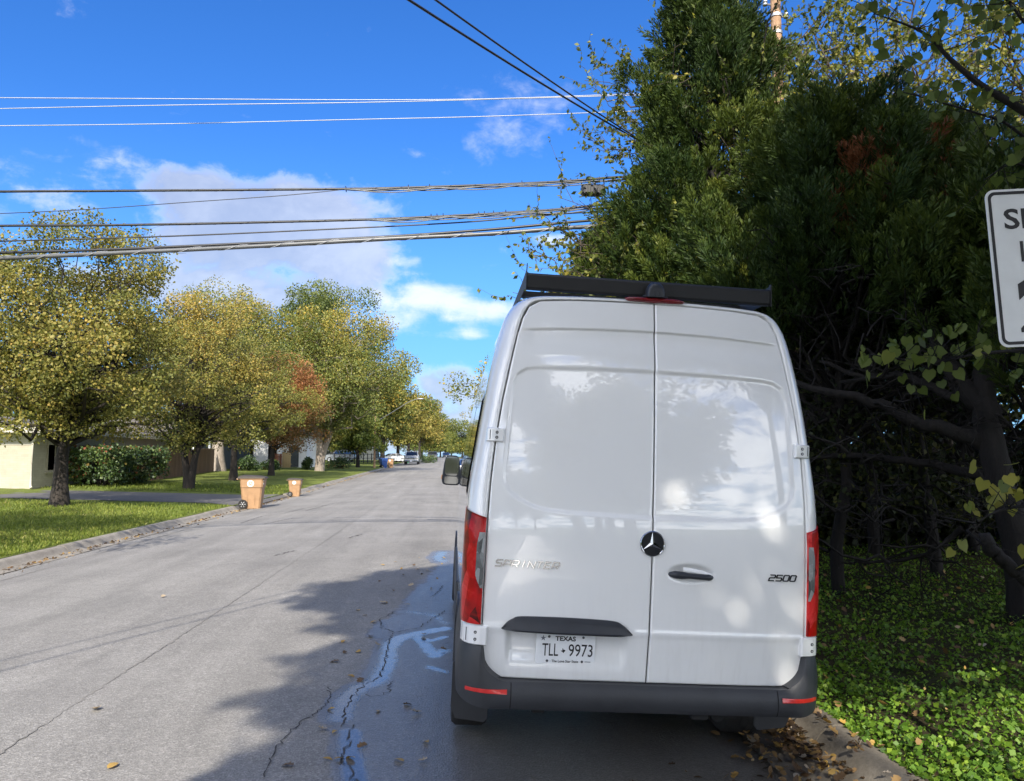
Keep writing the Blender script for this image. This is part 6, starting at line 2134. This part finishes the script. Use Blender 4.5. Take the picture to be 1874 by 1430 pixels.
def wire_curve(pts, x_end=-27.0):
    P = np.array(pts, float)
    # continue to the far pole along the end slope, easing upward like a hanging line
    d = (P[0] - P[1]) / (P[0][0] - P[1][0])
    out = []
    for x in np.linspace(x_end, P[0][0], 8)[:-1]:
        q = P[0] + d * (x - P[0][0])
        s = (x - P[0][0])
        q[2] += .004 * s * s
        out.append(q)
    return np.vstack([out, resample(P, 40)])

def wire(name, label, px, y, rad, m, group='overhead lines crossing the street', to_pole=None, n=6, twist=None, rough=0.0, seed=1):
    rng = np.random.default_rng(seed)
    pts = [at(u, v, y) for u, v in px]
    if to_pole is not None:
        pts.append(np.array([pole_x - .12, PY, to_pole if to_pole > 0 else pts[-1][2] + (pts[-1][2] - pts[-2][2]) / (pts[-1][0] - pts[-2][0]) * (pole_x - .12 - pts[-1][0])]))
    P = wire_curve(pts)
    if rough: P = P + np.column_stack([0 * P[:, 0], rng.normal(0, rough, len(P)), rng.normal(0, rough, len(P))])
    mb = MB(); mb.tube(P, rad, n)
    o = mb.build(name, m, smooth=True)
    tag(o, label, 'cable', group)
    if twist:
        r2, pitch, m2, x0 = twist
        seg = np.concatenate([[0], np.cumsum(np.linalg.norm(np.diff(P, axis=0), axis=1))])
        s = np.arange(0, seg[-1], pitch / 8)
        Q = np.stack([np.interp(s, seg, P[:, k]) for k in range(3)], 1)
        ok = Q[:, 0] > x0
        Q, s = Q[ok], s[ok]
        T = unit(np.gradient(Q, axis=0)); B = unit(np.cross(T, [0, 0, 1.0])); N = np.cross(B, T)
        a = s / pitch * 2 * PI
        Q = Q + (B * np.cos(a)[:, None] + N * np.sin(a)[:, None]) * (rad + r2 * .4)
        mb = MB(); mb.tube(Q, r2, 4)
        mb.build('lashing_wire', m2, o)
    return P
def wires():
    z_t = 9.4
    wire('power_line', 'topmost bare pale wire', [(-40, 179), (300, 181), (650, 183), (900, 181), (1250, 170)], PY - .3, .0075, M['cablewhite'], 'bare pale wires high across the sky', -1)
    wire('power_line', 'second bare pale wire merging with the topmost one', [(-40, 200), (300, 193), (650, 188), (900, 182), (1250, 172)], PY, .0075, M['cablewhite'], 'bare pale wires high across the sky', -1)
    wire('power_line', 'third bare pale wire, lowest of the pale ones', [(-40, 231), (300, 227), (650, 219), (900, 213), (1250, 200)], PY + .1, .0075, M['cablewhite'], 'bare pale wires high across the sky', -1)
    y = PY - .9
    wire('overhead_cable', 'upper black cable with splice box near the trees', [(-40, 351), (300, 349), (630, 346), (800, 342), (1000, 334), (1200, 323)], y, .022, M['cable'], to_pole=-1, twist=(.0022, .45, M['cablegrey'], -30), rough=.001)
    wire('overhead_cable', 'thin slack black wire rising from the left to the splice', [(-40, 393), (150, 384), (350, 370), (520, 358), (632, 347)], y - .02, .007, M['cable'])
    wire('overhead_cable', 'second black cable with bundled loops', [(-40, 414), (300, 411), (670, 402), (850, 394), (1000, 385), (1170, 372)], y, .022, M['cable'], to_pole=-1, twist=(.0022, .45, M['cablegrey'], -30), seed=2, rough=.001)
    wire('overhead_cable', 'thin black cable between the second cable and the thick ones', [(-40, 443), (300, 433), (600, 420), (850, 407), (1100, 388)], y, .013, M['cable'], to_pole=-1, seed=3)
    wire('overhead_cable', 'upper of the two thick grey cables', [(-40, 464), (200, 457), (450, 446), (700, 434), (900, 420), (1150, 400)], y + .05, .025, M['cable'], to_pole=-1, seed=4)
    wire('overhead_cable', 'thickest grey cable with spiral wrap, lowest of all', [(-40, 475), (200, 464), (450, 452), (700, 438), (900, 428), (1150, 412)], y - .08, .038, M['cablegrey'], to_pole=-1, twist=(.0055, .8, M['cablewhite'], -30), seed=5)
    # bundles of slack loops hanging along the cables
    rng = np.random.default_rng(7)
    for nm, lab, u0, u1, f in (('cable_bundle', 'slack cable loops under the upper black cable', 630, 1150, lambda u: np.interp(u, [630, 800, 1000, 1200], [346, 342, 334, 323])), ('cable_bundle', 'slack cable loops under the second black cable', 672, 1130, lambda u: np.interp(u, [670, 850, 1000, 1170], [402, 394, 385, 372]))):
        mb = MB()
        for k in range(4):
            P = []
            for u in np.linspace(u0, u1, 40):
                t = (u - u0) / (u1 - u0)
                P.append(at(u, f(u) + 1.5 + (2.2 + 1.6 * k) * abs(math.sin(t * (5 + 1.7 * k) + k)) * min(1, t * 12, (1 - t) * 12 + .3), y - .03 - .02 * k))
            mb.tube(P, .011, 5)
        for q in range(9):
            u = u0 + (u1 - u0) * rng.random()
            mb.tube([at(u, f(u) - 5, y - .02), at(u + 1, f(u) + 6, y - .02)], .008, 4)
        tag(mb.build(nm, M['cablegrey'], smooth=True), lab, 'cable', 'slack loops lashed to the cables')
    # splice enclosures
    for lab, u, v, w, h, yy in (('black splice box hanging from the upper cable', 1085, 349, .44, .19, y), ('black splice box hanging from the second cable beside the juniper', 1150, 386, .46, .17, y)):
        c = at(u, v, yy)
        t = thing('splice_box', lab, 'splice box', tuple(c), 0, 'splice boxes on the overhead cables')
        mb = MB(); mb.box((0, 0, 0), (w, .2, h), bev=.03)
        for q in np.linspace(-w / 2 + .05, w / 2 - .05, 7): mb.box((q, 0, 0), (.018, .215, h * .96), bev=.004)
        mb.build('case', M['cable'], t)
        mb = MB()
        for s in (-1, 1): mb.tube([(s * w * .48, 0, h * .2), (s * w * .48, 0, h * .5 + .11)], .012, 6)
        mb.build('hanger', M['cablewhite'], t)
    # two service drops running back over our heads to a house on the left
    for lab, (u0, v0), (u1, v1), ztop, r in (('left one of two black service wires falling towards the juniper', (748, 0), (1185, 266), 7.45, .013), ('right one of two black service wires falling towards the juniper', (797, 0), (1190, 268), 7.50, .011)):
        e = np.array([pole_x - .12, PY, ztop])
        # lie in the upright plane through the pole and the sight line
        a = at(u0, v0, 6.6 if u0 < 770 else 7.0)
        b = at(u1, v1, PY - 1.9)
        dirv = a - b
        P = [b + dirv * s + np.array([0, 0, .15 * s * (s - 1)]) for s in np.linspace(3.0, 0, 30)] + [e]
        mb = MB(); mb.tube(P, r, 6)
        tag(mb.build('service_wire', M['cable'], smooth=True), lab, 'cable', 'service wires')
wires()

# ------------------------------------------------------------------ speed limit sign
def speed_sign():
    w, h = .61, .762
    y = 3.34
    tl = at(1838, 336, y)
    bl = at(1869, 630, y)
    cz = (tl[2] + bl[2]) / 2
    cx = (tl[0] + bl[0]) / 2 + w / 2
    t = thing('speed_sign', 'white speed limit sign cut off by the right photo edge', 'road sign', (cx + .05, y + .03, .05))
    t.rotation_euler = (0, R(-2.6), R(-6))
    zc = cz - .05
    mb = MB()
    def rr(w, h, r):
        out = []
        for qx, qz, a0 in ((1, 1, 0), (-1, 1, 90), (-1, -1, 180), (1, -1, 270)):
            for a in np.linspace(0, 90, 7):
                out.append((qx * (w / 2 - r) + r * math.cos(R(a0 + a)), qz * (h / 2 - r) + r * math.sin(R(a0 + a))))
        return out
    mb.prism([(a, zc + b) for a, b in rr(w, h, .042)][::-1], -.032, -.028, 'xz')
    o1, o2 = rr(w - .022, h - .022, .034), rr(w - .052, h - .052, .022)
    k = len(o1)
    mb.mat(1).add([(a, -.0335, zc + b) for a, b in o1] + [(a, -.0335, zc + b) for a, b in o2], [(i, k + i, k + (i + 1) % k, (i + 1) % k) for i in range(k)])
    def tx(body, cz_, w_, h_, bold):
        vs, fs = text_mesh(body, 1.0, bold=bold)
        mn, mx = vs.min(0), vs.max(0)
        vs = (vs - (mn + mx) / 2) / (mx - mn + [0, 0, 1]) * [w_, h_, 1]
        mb.mat(1).add([(a, -.0335, zc + cz_ + b) for a, b, _ in vs], fs)
    tx('SPEED', .235, .455, .10, .02)
    tx('LIMIT', .075, .33, .10, .006)
    tx('25', -.185, .40, .262, .035)
    mb.mat(2)
    for q in (.33, -.33):
        mb.lathe([(0, -.040), (.008, -.039), (.011, -.034)], (0, 0, zc + q), 'y', 12)
    mb.build('sign_face', [M['signface'], M['ink'], M['steel']], t)
    mb = MB()
    mb.prism([(-.03, -.028), (-.012, -.028), (-.008, .0), (.008, .0), (.012, -.028), (.03, -.028), (.03, -.024), (.014, -.022), (.010, .004), (-.010, .004), (-.014, -.022), (-.03, -.024)], -.3, zc + .40, 'xy')
    mb.build('post', M['steel'], t)
speed_sign()

# ------------------------------------------------------------------ grass, ground cover and leaves
def grass():
    rng = np.random.default_rng(81)
    n = 95000
    # denser near the eye
    y = 9.5 + (34) * rng.random(n) ** 1.7
    x = -7.86 - (rng.random(n) ** 1.1) * np.clip((y * .60 - 6.2) + 1.5, 1.5, 22)
    ok = ~((y > 28.3) & (y < 36.2))
    x, y = x[ok], y[ok]
    P = np.stack([x, y, lawn_z(x, y) - .008], 1)
    n = len(P)
    A = unit(np.stack([rng.normal(0, .5, n), rng.normal(0, .5, n), np.ones(n)], 1))
    s = (.045 + .05 * rng.random(n)) * (1 + .025 * (y - 10))
    V, Q = leaf_quads(rng, P, A, s, .10, .05)
    patch = np.sin(x * 1.1) * np.sin(y * .8 + 1) * .12 + np.sin(x * .31 + y * .23) * .12
    o = quad_mesh('grass', V, Q, M['grass'], tint=np.clip(.42 + patch + rng.normal(0, .2, n), 0, 1))
    tag(o, kind='stuff')
    # beside the near kerb: broad leaved weeds
    n = 125000
    y = 2.3 + 10.4 * rng.random(n) ** 2.1
    x = 2.60 + (rng.random(n) ** 1.6) * 11.0
    cl = np.sin(x * 5.3 + 1) * np.sin(y * 4.1) + .6 * np.sin(x * 11 + y * 7)
    keep = (cl + rng.normal(0, .6, n) > -.75)
    x, y = x[keep], y[keep]
    n = len(x)
    hgt = (.015 + .085 * rng.random(n) ** 1.4) * (1 + .25 * np.sin(x * 3) * np.sin(y * 2.3)) * np.clip((x - 2.55) * 5, .3, 1)
    P = np.stack([x, y, verge_z(x, y) + hgt], 1)
    A = unit(np.stack([rng.normal(0, .8, n), rng.normal(0, .8, n) - .2, rng.normal(.1, .35, n)], 1))
    s = (.014 + .036 * rng.random(n) ** 1.5)
    V, Q = leaf_quads(rng, P, A, s, .46, .10)
    o = quad_mesh('ground_cover', V, Q, M['cover'], tint=np.clip(.5 + rng.normal(0, .22, n), 0, 1))
    tag(o, kind='stuff')

def curled_leaf(rng, size):
    # one fallen leaf with lobes and a curl
    k = rng.integers(0, 2)
    if k == 0: ol = [(0, 0), (.20, .18), (.26, .45), (.16, .78), (0, 1), (-.16, .78), (-.26, .45), (-.20, .18)]
    else: ol = [(0, 0), (.30, .12), (.22, .30), (.42, .42), (.24, .55), (.30, .80), (0, 1), (-.30, .80), (-.24, .55), (-.42, .42), (-.22, .30), (-.30, .12)]
    c1, c2 = rng.uniform(.1, .9), rng.uniform(-.3, .5)
    vs = [(x * size, (y - .5) * size, size * (c1 * x * x * 1.6 + c2 * (y - .5) ** 2)) for x, y in ol] + [(0, 0, 0)]
    n = len(ol)
    return np.array(vs), [(i, (i + 1) % n, n) for i in range(n)]

def leaf_pile(name, pts, rng, m, size=(.028, .075), tint=None):
    mb_v, mb_f, tt = [], [], []
    o = 0
    for (x, y, z) in pts:
        vs, fs = curled_leaf(rng, rng.uniform(*size))
        a, b, c = rng.random() * 6.28, rng.normal(0, .45), rng.normal(0, .45)
        Rm = np.array((Matrix.Rotation(a, 3, 'Z') @ Matrix.Rotation(b, 3, 'X') @ Matrix.Rotation(c, 3, 'Y')))
        vs = vs @ Rm.T + [x, y, z]
        mb_v.append(vs); mb_f += [(f[0] + o, f[1] + o, f[2] + o) for f in fs]; o += len(vs)
        tt += [np.clip(rng.normal(.48, .27), 0, 1)] * len(fs)
    return quad_mesh(name, np.vstack(mb_v), np.array(mb_f), m, tint=tt)

def litter():
    rng = np.random.default_rng(83)
    pts = []
    for _ in range(1500):                    # heaped in the near gutter
        y = rng.uniform(2.5, 9.5)
        w = .34 * (1 + .5 * math.sin(y * 2.1)) * (1.25 if 4.0 < y < 5.7 else .8)
        x = RIGHT - .02 - abs(rng.normal(0, w))
        pts.append((x, y, float(road_z(x, y)) + .015 + .07 * rng.random() * max(0, 1 - (RIGHT - x) / .5)))
    for _ in range(320):                     # a denser heap by the bumper
        x, y = RIGHT - .12 - abs(rng.normal(0, .17)), rng.normal(5.15, .3)
        pts.append((x, y, float(road_z(x, y)) + .03 + .10 * rng.random()))
    for _ in range(620):                     # scattered over the weeds
        x, y = rng.uniform(2.62, 6.5), 2.6 + 8 * rng.random() ** 1.3
        pts.append((x, y, float(verge_z(x, y)) + .05 + .05 * rng.random()))
    for _ in range(150):
        x, y = rng.uniform(2.40, 2.62), rng.uniform(2.6, 8)
        pts.append((x, y, float(road_z(RIGHT, y)) + .16))
    tag(leaf_pile('leaf_litter', pts, rng, M['litter']), kind='stuff')
    pts = []
    for _ in range(900):                     # brown crumbs in the far gutter
        y = 11 + 75 * rng.random() ** 1.6
        x = LEFT + .08 + abs(rng.normal(0, .22))
        pts.append((x, y, float(road_z(x, y)) + .02))
    tag(leaf_pile('gutter_litter', pts, rng, M['litter'], (.04, .09)), kind='stuff')
    # single leaves on the open road
    spots = [(641, 1390), (620, 1388 + 4), (663, 1368), (590, 1338), (612, 1342), (605, 1301), (678, 1166), (176, 1301), (745, 1108), (705, 1104), (720, 1082), (752, 1073), (790, 1078), (800, 1060), (771, 1052), (738, 1054), (668, 1128), (642, 1240), (660, 1247),
             (700, 1105), (683, 1140), (655, 1195), (631, 1196), (690, 1183), (768, 1022), (735, 1042), (757, 1035), (782, 1046), (809, 1033), (812, 1022), (746, 1292), (762, 1307), (692, 1304), (780, 1361), (812, 1190), (776, 1164), (700, 1035), (724, 1030), (695, 1065),
             (764, 1044), (655, 1118), (628, 1176), (612, 1213), (774, 1396), (730, 1394), (600, 1393), (526, 1404), (298, 1094), (207, 1404)]
    protos = []
    for k, tn in ((0, .82), (1, .75), (2, .45), (3, .95)):
        vs, fs = curled_leaf(rng, 1.0)
        o = quad_mesh('fallen_leaf', vs, np.array(fs), M['litter'], tint=[tn] * len(fs))
        protos.append(o)
    for i, (u, v) in enumerate(spots):
        src = protos[i % 4]
        o = src if i < 4 else src.copy()
        if i >= 4: C.objects.link(o)
        z = 0.0
        for _ in range(3):
            p = on_ground(u, v, z); z = float(road_z(p[0], p[1]))
        o.location = (p[0], p[1], z + .014)
        sc = .055 + .035 * rng.random()
        o.scale = (sc, sc, sc)
        o.rotation_euler = (rng.normal(0, .2), rng.normal(0, .2), rng.random() * 6.28)
        tag(o, 'single fallen leaf lying on the open road left of the van', 'leaf', 'single leaves scattered on the road')
grass()
litter()
